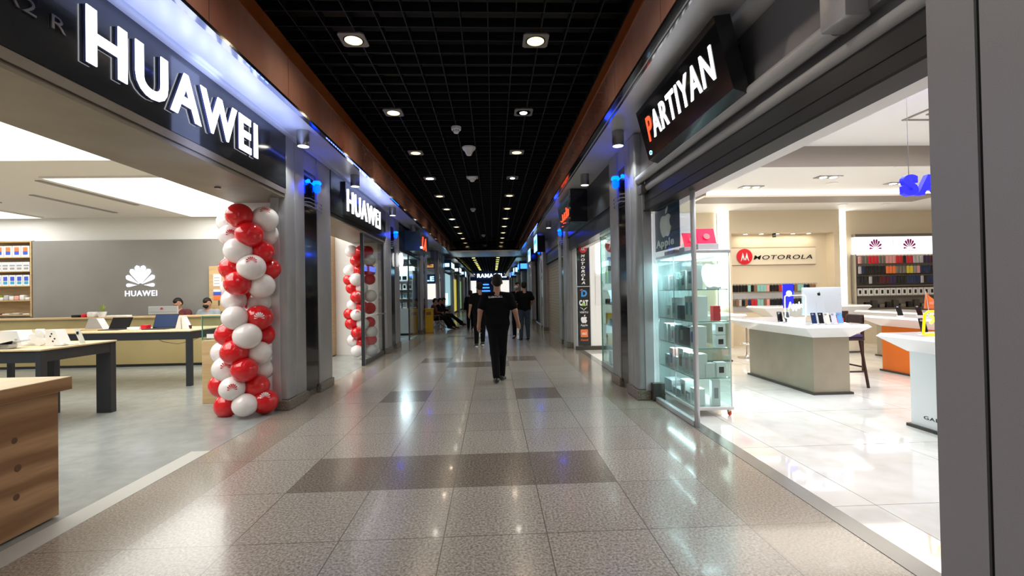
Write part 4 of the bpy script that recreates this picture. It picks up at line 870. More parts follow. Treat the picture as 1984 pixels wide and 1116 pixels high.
# ================= BLACK SIGN BOX ON THE RIGHT =================
t = thing('shop_sign', 'large black slanted sign box with glowing white letters and a red first letter', 'sign', (1.95, 4.4, 3.3))
MB().prism([(1.73, 3.60), (1.875, 3.04), (1.99, 3.0), (1.995, 3.05), (1.86, 3.62)], 'y', 3.48, 5.42).build('housing', 'black_gloss', t)
MB().box(1.88, 2.06, 3.7, 5.2, 3.2, 3.5).build('mount', 'black_gloss', t)
tv = Vector((1.73-1.875, 0, 3.60-3.04)).normalized()   # up along the slanted face
nv = NY.cross(tv); o0 = Vector((1.875, 0, 3.04))
ls_ = letters('PARTIYAN', o0+tv*0.17+Vector((0, 5.24, 0))+nv*0.002, NY, tv, 1.62, 0.26, 0.004, 0.014, 0.2)
for i, q in enumerate(ls_): q.build('letter', 'sign_red' if i == 0 else 'sign_white', t)
m = MB()
for k in range(8):
    a = k*math.pi/4; c = o0+tv*(0.06+0.02*math.sin(a))+Vector((0, 5.30+0.03*math.cos(a), 0))+nv*0.004; m.ell((c.x, c.y, c.z), 0.006, 0.006, 0.006, 8, 6)
m.build('led_mark', 'sign_cyan', t)
# small red script sign
t = thing('shop_sign', 'small dark sign box with red glowing script, farther along the right wall', 'sign', (1.85, 10.8, 3.3))
MB().prism([(1.66, 3.60), (1.74, 3.02), (2.02, 3.02), (2.02, 3.60)], 'y', 9.9, 11.6).build('housing', 'steel_blue_sign', t)
MB().box(1.66, 2.02, 9.7, 9.9, 2.98, 3.66).build('end_board', 'black_gloss', t)
tv = Vector((1.66-1.74, 0, 0.58)).normalized(); nv = NY.cross(tv); o0 = Vector((1.74, 0, 3.02))
def sp(y, h): p = o0+tv*h+nv*0.012; return (p.x, y, p.z)
st = [[(11.35, .20), (11.2, .16), (11.05, .17), (10.98, .30), (10.96, .17)], [(10.9, .17), (10.8, .16), (10.72, .20), (10.70, .30)], [(10.64, .17), (10.5, .16), (10.42, .22), (10.40, .36), (10.39, .17)], [(10.3, .17), (10.18, .18), (10.14, .28), (10.22, .30), (10.2, .17)], [(11.0, .10), (10.99, .095)], [(10.8, .08), (10.79, .075)], [(10.56, .28), (10.55, .275)], [(10.48, .28), (10.47, .275)], [(11.25, .06), (11.24, .05)]]
for s_ in st: MB().tube([sp(y, h+0.02) for y, h in s_], 0.011, 8).build('stroke', 'sign_red', t)
# ================= SHOP GLASS AND THE DISPLAY CASE =================
t = thing('shop_window', 'frameless glass front with a grey metal post, before the lit display case', 'window', (2.20, 5.6, 0))
MB().box(2.195, 2.205, 5.02, 6.28, 0.06, 2.59).build('pane', 'clear_glass', t)
MB().rbox(2.18, 2.225, 4.97, 5.02, 0.0, 2.60, 0.008).build('post', 'alu', t, True)
MB().rbox(2.17, 2.23, 5.02, 6.28, 0.0, 0.06, 0.006).build('bottom_rail', 'alu', t)
MB().rbox(2.14, 2.30, 6.2, 6.30, 0.0, 0.24, 0.006).build('dark_foot', 'kiosk_base_dark', t)
t = thing('hanging_banner', 'dark banner with a white bitten-fruit mark above a word, hung inside the shop glass', 'banner', (2.25, 5.9, 2.0))
MB().box(2.232, 2.24, 5.44, 6.26, 2.02, 2.58).build('sheet', 'steel_blue_sign', t)
MB().plate((2.230, 5.87, 2.36), NY, EZ, NX, [[(x*0.40, y*0.30) for x, y in p] for p in fruit_mark()], 0.004).build('fruit_mark', 'logo_grey', t)
text('lettering', 'Apple', (2.230, 6.22, 2.035), NY, EZ, 0.62, 0.13, 0.004, 'logo_grey', t, 0.03)
CX0, CX1, CY0, CY1 = 2.36, 2.80, 5.40, 6.55
t = thing('display_case', 'tall glass display case on casters, lit bluish white, full of boxed accessories', 'display case', ((CX0+CX1)/2, 5.98, 0))
MB().rbox(CX0-0.02, CX1+0.02, CY0-0.02, CY1+0.02, 0.075, 0.11, 0.006).build('base_tray', 'plastic_white', t)
MB().rbox(CX0-0.02, CX1+0.02, CY0-0.02, CY1+0.02, 1.93, 1.97, 0.006).build('top_frame', 'alu', t)
MB().box(CX0+0.03, CX1-0.03, CY0+0.03, CY1-0.03, 1.915, 1.929).build('lamp_panel', 'shelf_light', t)
for nm_, b in (('side_pane', (CX0, CX0+0.006, CY0, CY1)), ('side_pane', (CX1-0.006, CX1, CY0, CY1)), ('front_pane', (CX0+0.008, CX1-0.008, CY0, CY0+0.006)), ('back_pane', (CX0+0.008, CX1-0.008, CY1-0.006, CY1))):
    MB().box(b[0], b[1], b[2], b[3], 0.112, 1.93).build(nm_, 'green_glass', t)
e = MB()
for x, y in ((CX0, CY0), (CX1, CY0), (CX0, CY1), (CX1, CY1), (CX0, (CY0+CY1)/2)): MB().box(x-0.005, x+0.005, y-0.005, y+0.005, 0.11, 1.93).build('corner_strip', 'alu' if x == CX1 or y != CY0 else 'glass_edge', t)
SHZ = [0.45, 0.80, 1.12, 1.50]
for z in SHZ:
    s_ = MB().box(CX0+0.012, CX1-0.012, CY0+0.012, CY1-0.012, z-0.008, z).build('shelf', 'clear_glass', t)
    MB().box(CX0+0.008, CX0+0.013, CY0+0.012, CY1-0.012, z-0.009, z+0.001).box(CX0+0.013, CX1-0.013, CY0+0.008, CY0+0.013, z-0.009, z+0.001).build('shelf_edge', 'glass_edge', s_)
for x, y in ((CX0+0.04, CY0+0.04), (CX1-0.02, CY0+0.02), (CX0+0.04, CY1-0.04), (CX1-0.04, CY1-0.04)):
    c_ = MB().lathe([(0, -0.012), (0.03, -0.012), (0.034, 0), (0.03, 0.012), (0, 0.012)], (x, y, 0.034), 16, 'x').build('caster', 'caster_red', t, True)
    MB().rbox(x-0.02, x+0.02, y-0.02, y+0.02, 0.045, 0.076, 0.004).build('fork', 'chrome', c_)
area('case_light', (2.58, 5.98, 1.90), 0.35, 1.0, 24, (0.72, 0.95, 1.0))
area('case_shelf_light', (2.44, 5.98, 1.10), 0.05, 1.0, 9, (0.80, 0.97, 1.0))
area('case_shelf_light', (2.44, 5.98, 0.78), 0.05, 1.0, 7, (0.80, 0.97, 1.0))
area('case_shelf_light', (2.44, 5.98, 0.44), 0.05, 1.0, 7, (0.80, 0.97, 1.0))
spot('case_strip_light', (2.32, 6.5, 1.7), 14, (0.7, 0.95, 1.0), 150, 0.6, (0, math.radians(90), 0))
def cbox(x0, x1, y0, y1, z0, z1, m, label, side_print=None, front_print=None):
    t = thing('accessory_box', label, 'box', ((x0+x1)/2, (y0+y1)/2, z0), 'boxed accessories in the glass display case')
    MB().rbox(x0, x1, y0, y1, z0+0.001, z1, 0.003, 1).build('carton', m, t)
    w, h = y1-y0, z1-z0
    if side_print:   # on the face seen from the corridor
        MB().box(x0-0.002, x0, y0+0.25*w, y0+0.75*w, z0+0.25*h, z0+0.75*h).build('print', side_print, t)
    if front_print:
        w = x1-x0; MB().box(x0+0.25*w, x0+0.75*w, y0-0.002, y0, z0+0.3*h, z0+0.7*h).build('print', front_print, t)
    return t
a, b = CX0+0.03, CX1-0.04
# row, from near (y small) to far; labels name shelf and neighbours
rows = {1.50: [(5.46, .17, .30, 'white_paint', 'grey_ink', 'tall white box at the near end of the top shelf'), (5.68, .15, .24, 'plastic_white', 'phone_navy', 'box with dark square prints on the top shelf'), (5.86, .16, .22, 'teal_case', 'phone_navy', 'pale box with green and blue prints on the top shelf'), (6.06, .14, .19, 'plastic_white', 'grey_ink', 'low white box near the far end of the top shelf'), (6.24, .22, .20, 'white_paint', None, 'bright white roll-shaped pack at the far end of the top shelf')],
        1.12: [(5.45, .12, .30, 'white_paint', 'cyan_ink', 'tall white phone box at the near end of the second shelf'), (5.59, .12, .30, 'white_paint', 'cyan_ink', 'white phone box with a blue picture beside the near-end box'), (5.75, .20, .18, 'phone_navy', None, 'dark flat packet leaning on the second shelf'), (5.98, .15, .28, 'white_paint', 'phone_navy', 'white phone box behind the dark packet on the second shelf'), (6.18, .15, .17, 'white_paint', 'grey_ink', 'white small-picture box, far end of the second shelf')],
        0.80: [(5.44, .13, .26, 'plastic_white', 'blue_ink', 'box with blue print at the near end of the third shelf'), (5.60, .14, .24, 'phone_black', None, 'nearest of the black boxes on the third shelf'), (5.76, .14, .25, 'phone_black', 'grey_ink', 'middle black box with a grey print on the third shelf'), (5.92, .14, .24, 'phone_black', None, 'farthest of the black boxes on the third shelf'), (6.08, .09, .22, 'plastic_white', 'red_paint', 'box with a round red print on the third shelf'), (6.20, .10, .24, 'alu', None, 'grey box next to the red-printed box on the third shelf'), (6.34, .12, .24, 'plastic_white', None, 'white box at the far end of the third shelf')],
        0.45: [(5.44, .16, .28, 'plastic_white', 'pink_ink', 'white box with pink corner prints, near end of the fourth shelf'), (5.62, .16, .27, 'plastic_white', 'pink_ink', 'second pink-printed white box on the fourth shelf'), (5.80, .16, .30, 'plastic_white', 'brown_ink', 'brown-printed white box, middle of the fourth shelf'), (5.98, .13, .17, 'plastic_white', 'grey_ink', 'white box with a grey picture on the fourth shelf'), (6.13, .12, .27, 'pink_ink', 'blue_ink', 'pinkish tall box on the fourth shelf'), (6.28, .14, .17, 'grey_ink', 'text_black', 'dark grey box at the far end of the fourth shelf')],
        0.112: [(5.46, .14, .20, 'white_paint', 'grey_ink', 'two-picture white box, near end of the tray'), (5.62, .12, .13, 'steel_dark', 'white_paint', 'dark box with a white mark on the bottom tray'), (5.76, .14, .25, 'plastic_white', 'grey_ink', 'stacked white box with dots on the bottom tray'), (5.92, .24, .10, 'alu', None, 'low pale box near the far end of the bottom tray'), (6.20, .26, .17, 'alu', None, 'long pale box at the far end of the bottom tray')]}
for z, L in rows.items():
    for (y, w, h, m, sp_, l) in L: cbox(a, a+0.12+0.05*((y*100) % 3)/2, y, y+w, z, z+h, m, l+' of the glass case', sp_)
cbox(b-0.12, b, 5.43, 5.52, 0.45, 0.63, 'white_paint', 'headset-picture white box on the fourth shelf, front of the glass case', None, 'text_black')
cbox(b-0.25, b-0.14, 5.43, 5.52, 0.45, 0.62, 'plastic_white', 'small plain white box beside the headset box in the glass case', None, None)
cbox(b-0.12, b, 5.43, 5.52, 0.80, 0.95, 'white_paint', 'gadget-picture white box on the third shelf, front of the glass case', None, 'text_black')
cbox(b-0.12, b, 5.43, 5.52, 0.955, 1.09, 'white_paint', 'white box stacked on another with a black gadget picture in the glass case', None, 'text_black')
cbox(b-0.18, b-0.08, 5.43, 5.5, 0.112, 0.42, 'plastic_white', 'tall narrow white box with a round dark spot on the tray of the glass case', None, 'grey_ink')
cbox(b-0.11, b-0.02, 5.50, 5.58, 1.12, 1.30, 'red_paint', 'glossy red box on the second shelf of the glass case')
t = thing('fruit_sign', 'glowing white bitten-fruit sign on the top shelf of the glass case', 'sign', (2.64, 5.47, 1.51))
MB().plate((2.64, 5.46, 1.70), EX, EZ, NY, [[(x*0.30, y*0.30) for x, y in p] for p in fruit_mark()], 0.02).build('face', 'logo_white', t)
MB().box(2.55, 2.73, 5.45, 5.49, 1.502, 1.53).build('foot', 'plastic_white', t)
for k, (y0, y1, l) in enumerate(((5.46, 5.62, 'nearer'), (5.86, 6.02, 'farther'))):
    t = thing('card_holder', l+' red card leaning on the white pack on top of the glass case', 'box', (2.6, y0, 1.97))
    MB().rbox(2.46, 2.72, y0, y1, 1.971, 2.05, 0.006).build('white_pack', 'plastic_white', t)
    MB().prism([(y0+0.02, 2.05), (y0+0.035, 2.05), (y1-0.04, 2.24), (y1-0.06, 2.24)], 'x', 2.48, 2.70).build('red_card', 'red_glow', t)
    MB().plate((2.59, y0+0.045, 2.14), EX, Vector((0, 0.4, 0.9)), Vector((0, -0.9, 0.4)), [disc(0.04, 16)], 0.004).build('round_print', 'pink_ink', t)
tag(MB().rbox(2.42, 2.76, 6.1, 6.45, 1.971, 2.04, 0.01).build('storage_box', 'grey_ink'), 'low grey box at the far end on top of the glass case', 'box')
# ================= KIOSKS =================
def kiosk(label, x0, x1, y0, y1, bm_, hb=0.80, ht=0.985, fx0=0.26, fx1=0.14, fy=0.25, plinth=True, lip=0.07):
    t = thing('display_kiosk', label, 'counter', ((x0+x1)/2, (y0+y1)/2, 0), 'kiosks with flared white tops in the right shop')
    MB().box(x0, x1, y0, y1, 0.03, hb).build('base', bm_, t)
    if plinth: MB().box(x0-0.03, x1+0.03, y0-0.03, y1+0.03, 0, 0.03).build('plinth', 'kiosk_base_dark', t)
    X0, X1, Y0, Y1 = x0-fx0, x1+fx1, y0-fy, y1+fy
    lo = [(x0-0.012, y0-0.012, hb), (x1+0.012, y0-0.012, hb), (x1+0.012, y1+0.012, hb), (x0-0.012, y1+0.012, hb)]
    mi = [(X0, Y0, ht-0.035), (X1, Y0, ht-0.035), (X1, Y1, ht-0.035), (X0, Y1, ht-0.035)]
    tp = [(X0+0.03, Y0+0.03, ht), (X1-0.03, Y0+0.03, ht), (X1-0.03, Y1-0.03, ht), (X0+0.03, Y1-0.03, ht)]
    fs = [(3, 2, 1, 0), (8, 9, 10, 11)]+[(a, (a+1) % 4, 4+(a+1) % 4, 4+a) for a in range(4)]+[(4+a, 4+(a+1) % 4, 8+(a+1) % 4, 8+a) for a in range(4)]
    MB().add(lo+mi+tp, fs).build('flared_top', 'white_gloss', t)
    return t
kiosk('metal-sided kiosk with the silver computer, in the middle of the right shop', 4.46, 4.98, 6.33, 7.95, 'kiosk_metal', fy=0.24)
kiosk('kiosk behind the glass case, partly hidden at its left', 4.10, 4.90, 9.45, 10.5, 'kiosk_metal', fx0=0.2, fx1=0.26, fy=0.2)
kiosk('kiosk with bright orange sides at the right of the right shop', 6.90, 7.45, 6.35, 8.0, 'orange_lacquer')
k4 = kiosk('white kiosk nearest the big grey pillar at the right', 4.45, 5.0, 3.1, 4.81, 'white_gloss', fx0=0.2, fy=0.2)
text('lettering', 'GALAXY S', (4.448, 4.66, 0.115), NY, EZ, 0.42, 0.035, 0.002, 'text_black', k4)
kiosk('grey kiosk behind the orange one', 8.3, 8.9, 8.6, 9.75, 'kiosk_metal', fx0=0.3)
kiosk('cream counter in front of the phone case racks, behind the silver computer', 6.35, 8.35, 10.3, 10.75, 'cream_panel', hb=0.85, ht=1.09, fx0=0.3, fx1=0.2, fy=0.15)
MB().box(6.40, 6.9, 10.28, 10.3, 0.03, 0.8).build('wood_panel', 'wood_light', bpy.data.objects['display_kiosk.005'])
# silver all-in-one computer seen from behind
t = thing('computer', 'silver all-in-one computer seen from behind on the middle kiosk', 'computer', (4.85, 6.65, 0.985))
MB().rbox(4.55, 5.15, 6.66, 6.69, 1.09, 1.50, 0.012).build('casing', 'alu_light', t, True)
MB().box(4.57, 5.13, 6.692, 6.697, 1.16, 1.485).build('screen', 'phone_black', t)
MB().plate((4.80, 6.659, 1.405), EX, EZ, NY, [[(x*0.05, y*0.045) for x, y in p] for p in fruit_mark()], 0.002).build('fruit_mark', 'text_black', t)
MB().prism([(6.655, 1.30), (6.66, 1.30), (6.66, 1.0), (6.60, 0.986), (6.50, 0.986), (6.50, 0.992), (6.59, 1.0), (6.645, 1.06)], 'x', 4.76, 4.88).build('stand', 'alu_light', t)
t = thing('box_row', 'low row of black and red boxes under the silver computer', 'box', (4.98, 6.62, 0.985))
MB().box(4.90, 5.0, 6.58, 6.64, 0.987, 1.045).build('black_box', 'phone_black', t); MB().box(5.0, 5.11, 6.58, 6.64, 0.987, 1.045).build('red_box', 'red_paint', t)
def phone(x, y, z, m, label, tilt=18, yaw=0.0, w=0.072, h=0.15, cams=True):
    t = thing('mobile_phone', label, 'phone', (0, 0, 0), 'phones on stands in the right shop')
    a = math.radians(tilt); c, s_ = math.cos(a), math.sin(a)
    MB().prism([(0, 0.014), (0.008, 0.012), (0.008+h*s_, 0.012+h*c), (h*s_, 0.014+h*c)], 'x', -w/2, w/2).build('slab', m, t)
    if cams:
        MB().box(-w*0.38, -w*0.02, h*s_*0.80-0.006, h*s_*0.80+0.004, 0.012+h*c*0.80, 0.012+h*c*0.93).build('camera_bump', 'grey_ink', t)
    MB().rbox(-w*0.45, w*0.45, -0.02, 0.05, 0.0, 0.012, 0.004).build('stand', 'plastic_white', t)
    t.location = (x, y, z); t.rotation_euler = (0, 0, yaw)
    return t
K = 0.986
phone(4.27, 6.75, K, 'phone_black', 'leftmost black phone on the middle kiosk', 12); phone(4.34, 6.68, K, 'phone_black', 'second black phone from the left on the middle kiosk', 20)
phone(4.46, 6.28, K, 'phone_navy', 'dark blue phone right of the white glowing sign', 12, 0.1); phone(4.555, 6.27, K, 'phone_black', 'black phone between the dark blue and the cream one', 12, 0.1)
phone(4.635, 6.26, K, 'phone_cream', 'cream phone in the row before the silver computer', 15); phone(4.725, 6.25, K, 'phone_lilac', 'pale lilac phone in the row before the silver computer', 15); phone(4.82, 6.26, K, 'phone_blue', 'light blue phone in the row before the silver computer', 15)
phone(4.62, 3.95+0.85, K, 'phone_black', 'black phone standing on the white kiosk by the grey pillar', 14)
for k, (x, y) in enumerate(((7.0, 7.6), (7.3, 7.55), (7.55, 7.3))): phone(x-0.1, y, K, 'phone_black', ['left', 'middle', 'right'][k]+' black phone on the orange kiosk near the flag', 20, 0, 0.09, 0.18)
# acrylic light sign with glowing word
t = thing('light_sign', 'rounded clear sign with a glowing white word on the middle kiosk', 'sign', (4.42, 6.62, K))
out_, in_ = rrect(-0.16, 0.16, 0.09, 0.41, 0.03), rrect(-0.148, 0.148, 0.102, 0.398, 0.022)
MB().tube([(4.40+x, 6.6, K+y) for x, y in rrect(-0.155, 0.155, 0.075, 0.405, 0.03)], 0.006, 6, True).build('glow_rim', 'led_white', t, True)
MB().plate((4.40, 6.604, K), EX, EZ, NY, [in_], 0.004).build('sheet', 'clear_glass', t)
text('lettering', 'Apple', (4.29, 6.598, K+0.18), EX, EZ, 0.22, 0.13, 0.004, 'led_white', t, 0.05)
MB().rbox(4.30, 4.52, 6.56, 6.64, K, K+0.075, 0.006).build('foot', 'led_white', t)
t = thing('light_sign', 'blue glowing sign half hidden left of the silver computer', 'sign', (5.0, 7.6, K))
MB().box(4.86, 5.04, 7.6, 7.61, K+0.18, K+0.58).build('panel', 'blue_neon', t); MB().rbox(4.88, 5.02, 7.57, 7.64, K, K+0.03, 0.005).box(4.94, 4.96, 7.6, 7.61, K+0.03, K+0.18).build('foot', 'plastic_white', t)
MB().lathe([(0.03, 0), (0.05, 0), (0.05, 0.004), (0.03, 0.004)], (4.96, 7.594, K+0.42), 20, 'y').build('ring_mark', 'sign_cyan', t)
# orange flag
t = thing('flag', 'small orange table flag on the orange kiosk', 'flag', (7.25, 7.4, K))
MB().cyl((7.25, 7.45, K), 0.06, 0.02, 20).build('foot', 'alu', t, True); MB().tube([(7.25, 7.45, K+0.02), (7.20, 7.45, K+0.42)], 0.006, 8).build('pole', 'alu', t)
q = MB(); n = 8
for k in range(n+1):
    s_ = k/n; x = 7.20+0.24*s_; dy = 0.02*math.sin(s_*6)
    q.v += [(x, 7.45+dy, K+0.42-0.25*s_), (x-0.04*(1-s_), 7.45+dy, K+0.13-0.02*s_)]
q.f = [(2*k, 2*k+1, 2*k+3, 2*k+2) for k in range(n)]; q.mi = [0]*n
fl_ = q.build('cloth', 'orange_ink', t, True); sm = fl_.modifiers.new('thickness', 'SOLIDIFY'); sm.thickness = 0.004
text('print', 'mi', (7.24, 7.425, K+0.20), EX, EZ, 0.07, 0.05, 0.002, 'pink_ink', fl_, 0.02)
# yellow neon sign
t = thing('neon_sign', 'yellow neon bracket sign with an X shape on the white kiosk', 'sign', (4.75, 4.4, K))
MB().tube([(4.56, 4.55, K+0.25), (4.42, 4.55, K+0.25), (4.38, 4.55, K+0.22), (4.36, 4.55, K-0.0+0.02), (4.38, 4.55, K+0.0+0.015), (4.60, 4.55, K+0.015)], 0.012, 8).build('frame_tube', 'neon_yellow_deep', t, True)
MB().tube([(4.43, 4.54, K+0.13), (4.52, 4.54, K+0.21)], 0.014, 8).tube([(4.43, 4.54, K+0.21), (4.52, 4.54, K+0.13)], 0.014, 8).build('cross_tube', 'yellow_neon', t, True)
# blue neon letters hanging from the ceiling
t = thing('neon_sign', 'deep blue glowing letters hanging at the pillar edge', 'sign', (4.1, 4.3, 2.6))
for q in letters('SAM', (3.92, 4.3, 2.36), EX, EZ, 0.62, 0.20, 0.05, 0.05): q.build('letter', 'blue_neon', t)
for x in (3.99, 4.3): MB().tube([(x, 4.27, 2.56), (x, 4.27, 3.76)], 0.003, 6).build('wire', 'steel_dark', t)
area('blue_neon_light', (4.2, 4.35, 2.9), 0.5, 0.2, 10, (0.25, 0.2, 1.0), (math.radians(180), 0, 0))
# bar stool, dark wood
t = thing('bar_stool', 'dark wooden bar stool with a violet cushion behind the middle kiosk', 'stool', (5.35, 6.85, 0))
for (x0, y0), (x1, y1) in (((5.16, 6.68), (5.20, 6.74)), ((5.16, 7.06), (5.20, 6.98)), ((5.52, 6.66), (5.46, 6.73)), ((5.52, 7.06), (5.46, 6.98))):
    MB().tube([(x0, y0, 0), (x1, y1, 0.72)], 0.02, 8).build('leg', 'bar_wood', t, True)
for (a_, b_, z) in (((5.175, 6.70), (5.50, 6.685), 0.24), ((5.175, 7.04), (5.50, 7.04), 0.24), ((5.17, 6.69), (5.17, 7.05), 0.34), ((5.505, 6.69), (5.505, 7.05), 0.30)):
    MB().tube([(a_[0], a_[1], z), (b_[0], b_[1], z)], 0.014, 8).build('stretcher', 'bar_wood', t, True)
MB().rbox(5.15, 5.50, 6.68, 7.04, 0.70, 0.735, 0.01).build('seat', 'bar_wood', t); MB().rbox(5.16, 5.49, 6.69, 7.03, 0.735, 0.79, 0.025, 3).build('cushion', 'bar_cushion', t, True)
MB().rbox(5.475, 5.515, 6.70, 6.74, 0.72, 1.05, 0.01).rbox(5.475, 5.515, 6.98, 7.02, 0.72, 1.05, 0.01).build('back_post', 'bar_wood', t); MB().rbox(5.48, 5.52, 6.70, 7.02, 0.95, 1.08, 0.012).build('back_rail', 'bar_wood', t)
t = thing('bar_stool', 'dark bar stool back peeking above the kiosk near the orange counter', 'stool', (6.35, 8.1, 0))
for (x0, y0) in ((6.2, 7.95), (6.2, 8.3), (6.5, 7.95), (6.5, 8.3)): MB().tube([(x0, y0, 0), (x0, y0, 0.72)], 0.02, 8).build('leg', 'bar_wood', t, True)
MB().rbox(6.17, 6.53, 7.92, 8.33, 0.70, 0.78, 0.02).build('seat', 'bar_wood', t); MB().rbox(6.17, 6.53, 8.29, 8.33, 0.80, 1.06, 0.012).build('backrest', 'bar_wood', t)
t = thing('bar_stool', 'chrome stool on a round base between the two metal-sided kiosks', 'stool', (5.50, 9.9, 0))
MB().lathe([(0, 0), (0.20, 0), (0.20, 0.012), (0.05, 0.03), (0.03, 0.06), (0, 0.06)], (5.50, 9.9, 0), 28).build('foot', 'chrome', t, True)
MB().cyl((5.50, 9.9, 0.05), 0.022, 0.68, 16).build('column', 'chrome', t, True)
MB().tube([(5.50+0.14*math.cos(a*math.pi/8), 9.9+0.14*math.sin(a*math.pi/8), 0.30) for a in range(16)], 0.01, 6, True).tube([(5.36, 9.9, 0.30), (5.64, 9.9, 0.30)], 0.008, 6).build('foot_ring', 'chrome', t, True)
MB().lathe([(0, 0.72), (0.16, 0.72), (0.18, 0.75), (0.17, 0.80), (0, 0.81)], (5.50, 9.9, 0), 24).build('seat', 'plastic_white', t, True)
# ================= BACK WALL OF THE RIGHT SHOP =================
t = thing('wall_logo', 'red disc with a white wing-shaped M and black slanted lettering on the cream wall', 'sign', (7.4, 11.86, 2.3))
MB().lathe([(0, 0), (0.205, 0), (0.205, 0.03), (0, 0.03)], (6.57, 11.833, 2.335), 40, 'y').build('disc', 'red_paint', t)
MB().plate((6.57, 11.832, 2.31), EX, EZ, NY, bat_m(0.18), 0.004).build('wing_mark', 'text_white', t)
for q in letters('MOTOROLA', (6.82, 11.865, 2.255), EX, EZ, 1.58, 0.112, 0.006, 0.005, 0.2): q.build('letter', 'text_black', t)
tag(MB().rbox(7.28, 7.34, 11.70, 11.78, 2.82, 2.93, 0.006).build('wall_speaker', 'text_black'), 'tiny black box hanging at the top edge of the niche', 'speaker')
t = thing('light_box', 'long white glowing box with two magenta flower marks above the product rack', 'sign', (10.6, 11.75, 2.33))
MB().box(9.44, 11.9, 11.70, 11.82, 2.34, 2.79).build('casing', 'box_white', t); MB().box(9.46, 11.9, 11.72, 11.85, 2.80, 2.87).build('top_rail', 'steel_dark', t)
for x in (9.98, 10.90):
    MB().plate((x, 11.699, 2.49), EX, EZ, NY, fan_petals(0.245), 0.004).build('flower_mark', 'magenta_ink', t)
    text('lettering', 'HUAWEI', (x-0.17, 11.699, 2.405), EX, EZ, 0.36, 0.032, 0.003, 'pink_ink', t)
MB().box(10.46, 10.465, 11.697, 11.70, 2.34, 2.79).build('joint', 'grey_ink', t)
def rack(name, label, x0, x1, levels, m='steel_dark'):
    t = thing(name, label, 'shelf', ((x0+x1)/2, 11.8, 0.3))
    MB().box(x0, x1, 11.82, 11.87, levels[-1]-0.1, levels[0]+0.25).build('back_panel', 'brown_back', t)
    for z in levels: MB().box(x0, x1, 11.70, 11.82, z-0.03, z-0.01).build('shelf', m, t)
    for xx in (x0-0.02, x1): MB().box(xx, xx+0.02, 11.70, 11.87, levels[-1]-0.1, levels[0]+0.28).build('side', m, t)
    return t
rack('product_rack', 'dark slatted rack full of phone cases under the long white glowing box', 9.46, 11.9, [2.06, 1.80, 1.53, 1.27, 0.95])
pal = ['red_paint', 'phone_black', 'grey_ink', 'phone_black', 'pink_ink', 'phone_black', 'steel_dark', 'red_print', 'silver_bright', 'brown_ink', 'phone_black', 'maroon_cloth', 'silver_bright', 'phone_navy', 'bar_cushion', 'steel_dark', 'phone_black']
protos = {}
def case_item(m, x, y, z, w, h, label, grp):
    if (m, w, h) not in protos:
        o = MB().rbox(-w/2, w/2, 0, 0.02, -h, 0, 0.012, 1).box(-0.004, 0.004, 0.008, 0.012, 0, 0.03).build('phone_case', m); protos[(m, w, h)] = o; c = o
    else:
        c = protos[(m, w, h)].copy(); COL.objects.link(c)
    c.location = (x, y, z); tag(c, label, 'phone case', grp); return c
rn = random.Random(3)
for r_, (z, nm_) in enumerate(((2.285, 'top'), (2.02, 'second'), (1.76, 'third'))):
    m = None
    for k in range(26):
        if rn.random() < 0.6 or m is None: m = rn.choice(pal)
        if r_ == 1 and k in (14, 15): m = 'yellow_ink'
        if r_ == 1 and k in (8, 9, 10): m = 'orange_ink'
        case_item(m, 9.52+k*0.093, 11.66, z, 0.082, 0.19, '%s phone case, %s from the left in the %s row of the dark rack' % (CN[m], ORD[k+1], nm_), 'phone cases in the %s row of the dark rack' % nm_)
for k in range(16):
    w_ = product_box('phone_box', 0.13, 0.06, 0.19, 'plastic_white', [(0.3, 0.75, 0.25, 0.75, 'text_black')], (9.55+k*0.15, 11.72, 1.262), '%s white box from the left in the row below the hanging phone cases' % ORD[k+1], 'white boxes on the dark rack')
for k in range(12):
    tag(MB().rbox(9.50+k*0.19, 9.64+k*0.19, 11.71, 11.79, 0.942, 0.942+0.10+0.05*(k % 3), 0.015).build('gadget', ['steel_dark', 'phone_black', 'kiosk_base_dark'][k % 3], None, True), '%s dark gadget from the left on the lowest shelf of the rack' % ORD[k+1], 'gadget', 'dark gadgets on the lowest shelf of the rack')
t = thing('wall_rail', 'two thin rails of phone cases below the round red logo', 'shelf', (7.2, 11.85, 1.2))
MB().box(6.12, 8.5, 11.84, 11.88, 1.60, 1.62).build('rail', 'alu', t); MB().box(6.12, 8.5, 11.84, 11.88, 1.23, 1.25).build('rail', 'alu', t)
MB().box(6.11, 8.75, 11.875, 11.899, 0.9, 1.38).build('grey_board', 'silver_bright', t)
for r_, (z, nm_) in enumerate(((1.585, 'upper'), (1.215, 'lower'))):
    m = None
    for k in range(28):
        if rn.random() < 0.45 or m is None: m = rn.choice(['phone_black', 'maroon_cloth', 'phone_navy', 'steel_dark', 'silver_bright', 'teal_case', 'pink_ink', 'phone_black', 'red_print', 'brown_ink', 'phone_black'])
        case_item(m, 6.17+k*0.083, 11.82, z, 0.078, 0.17, '%s phone case, %s from the left on the %s wall rail' % (CN[m], ORD[k+1], nm_), 'phone cases on the %s wall rail' % nm_)
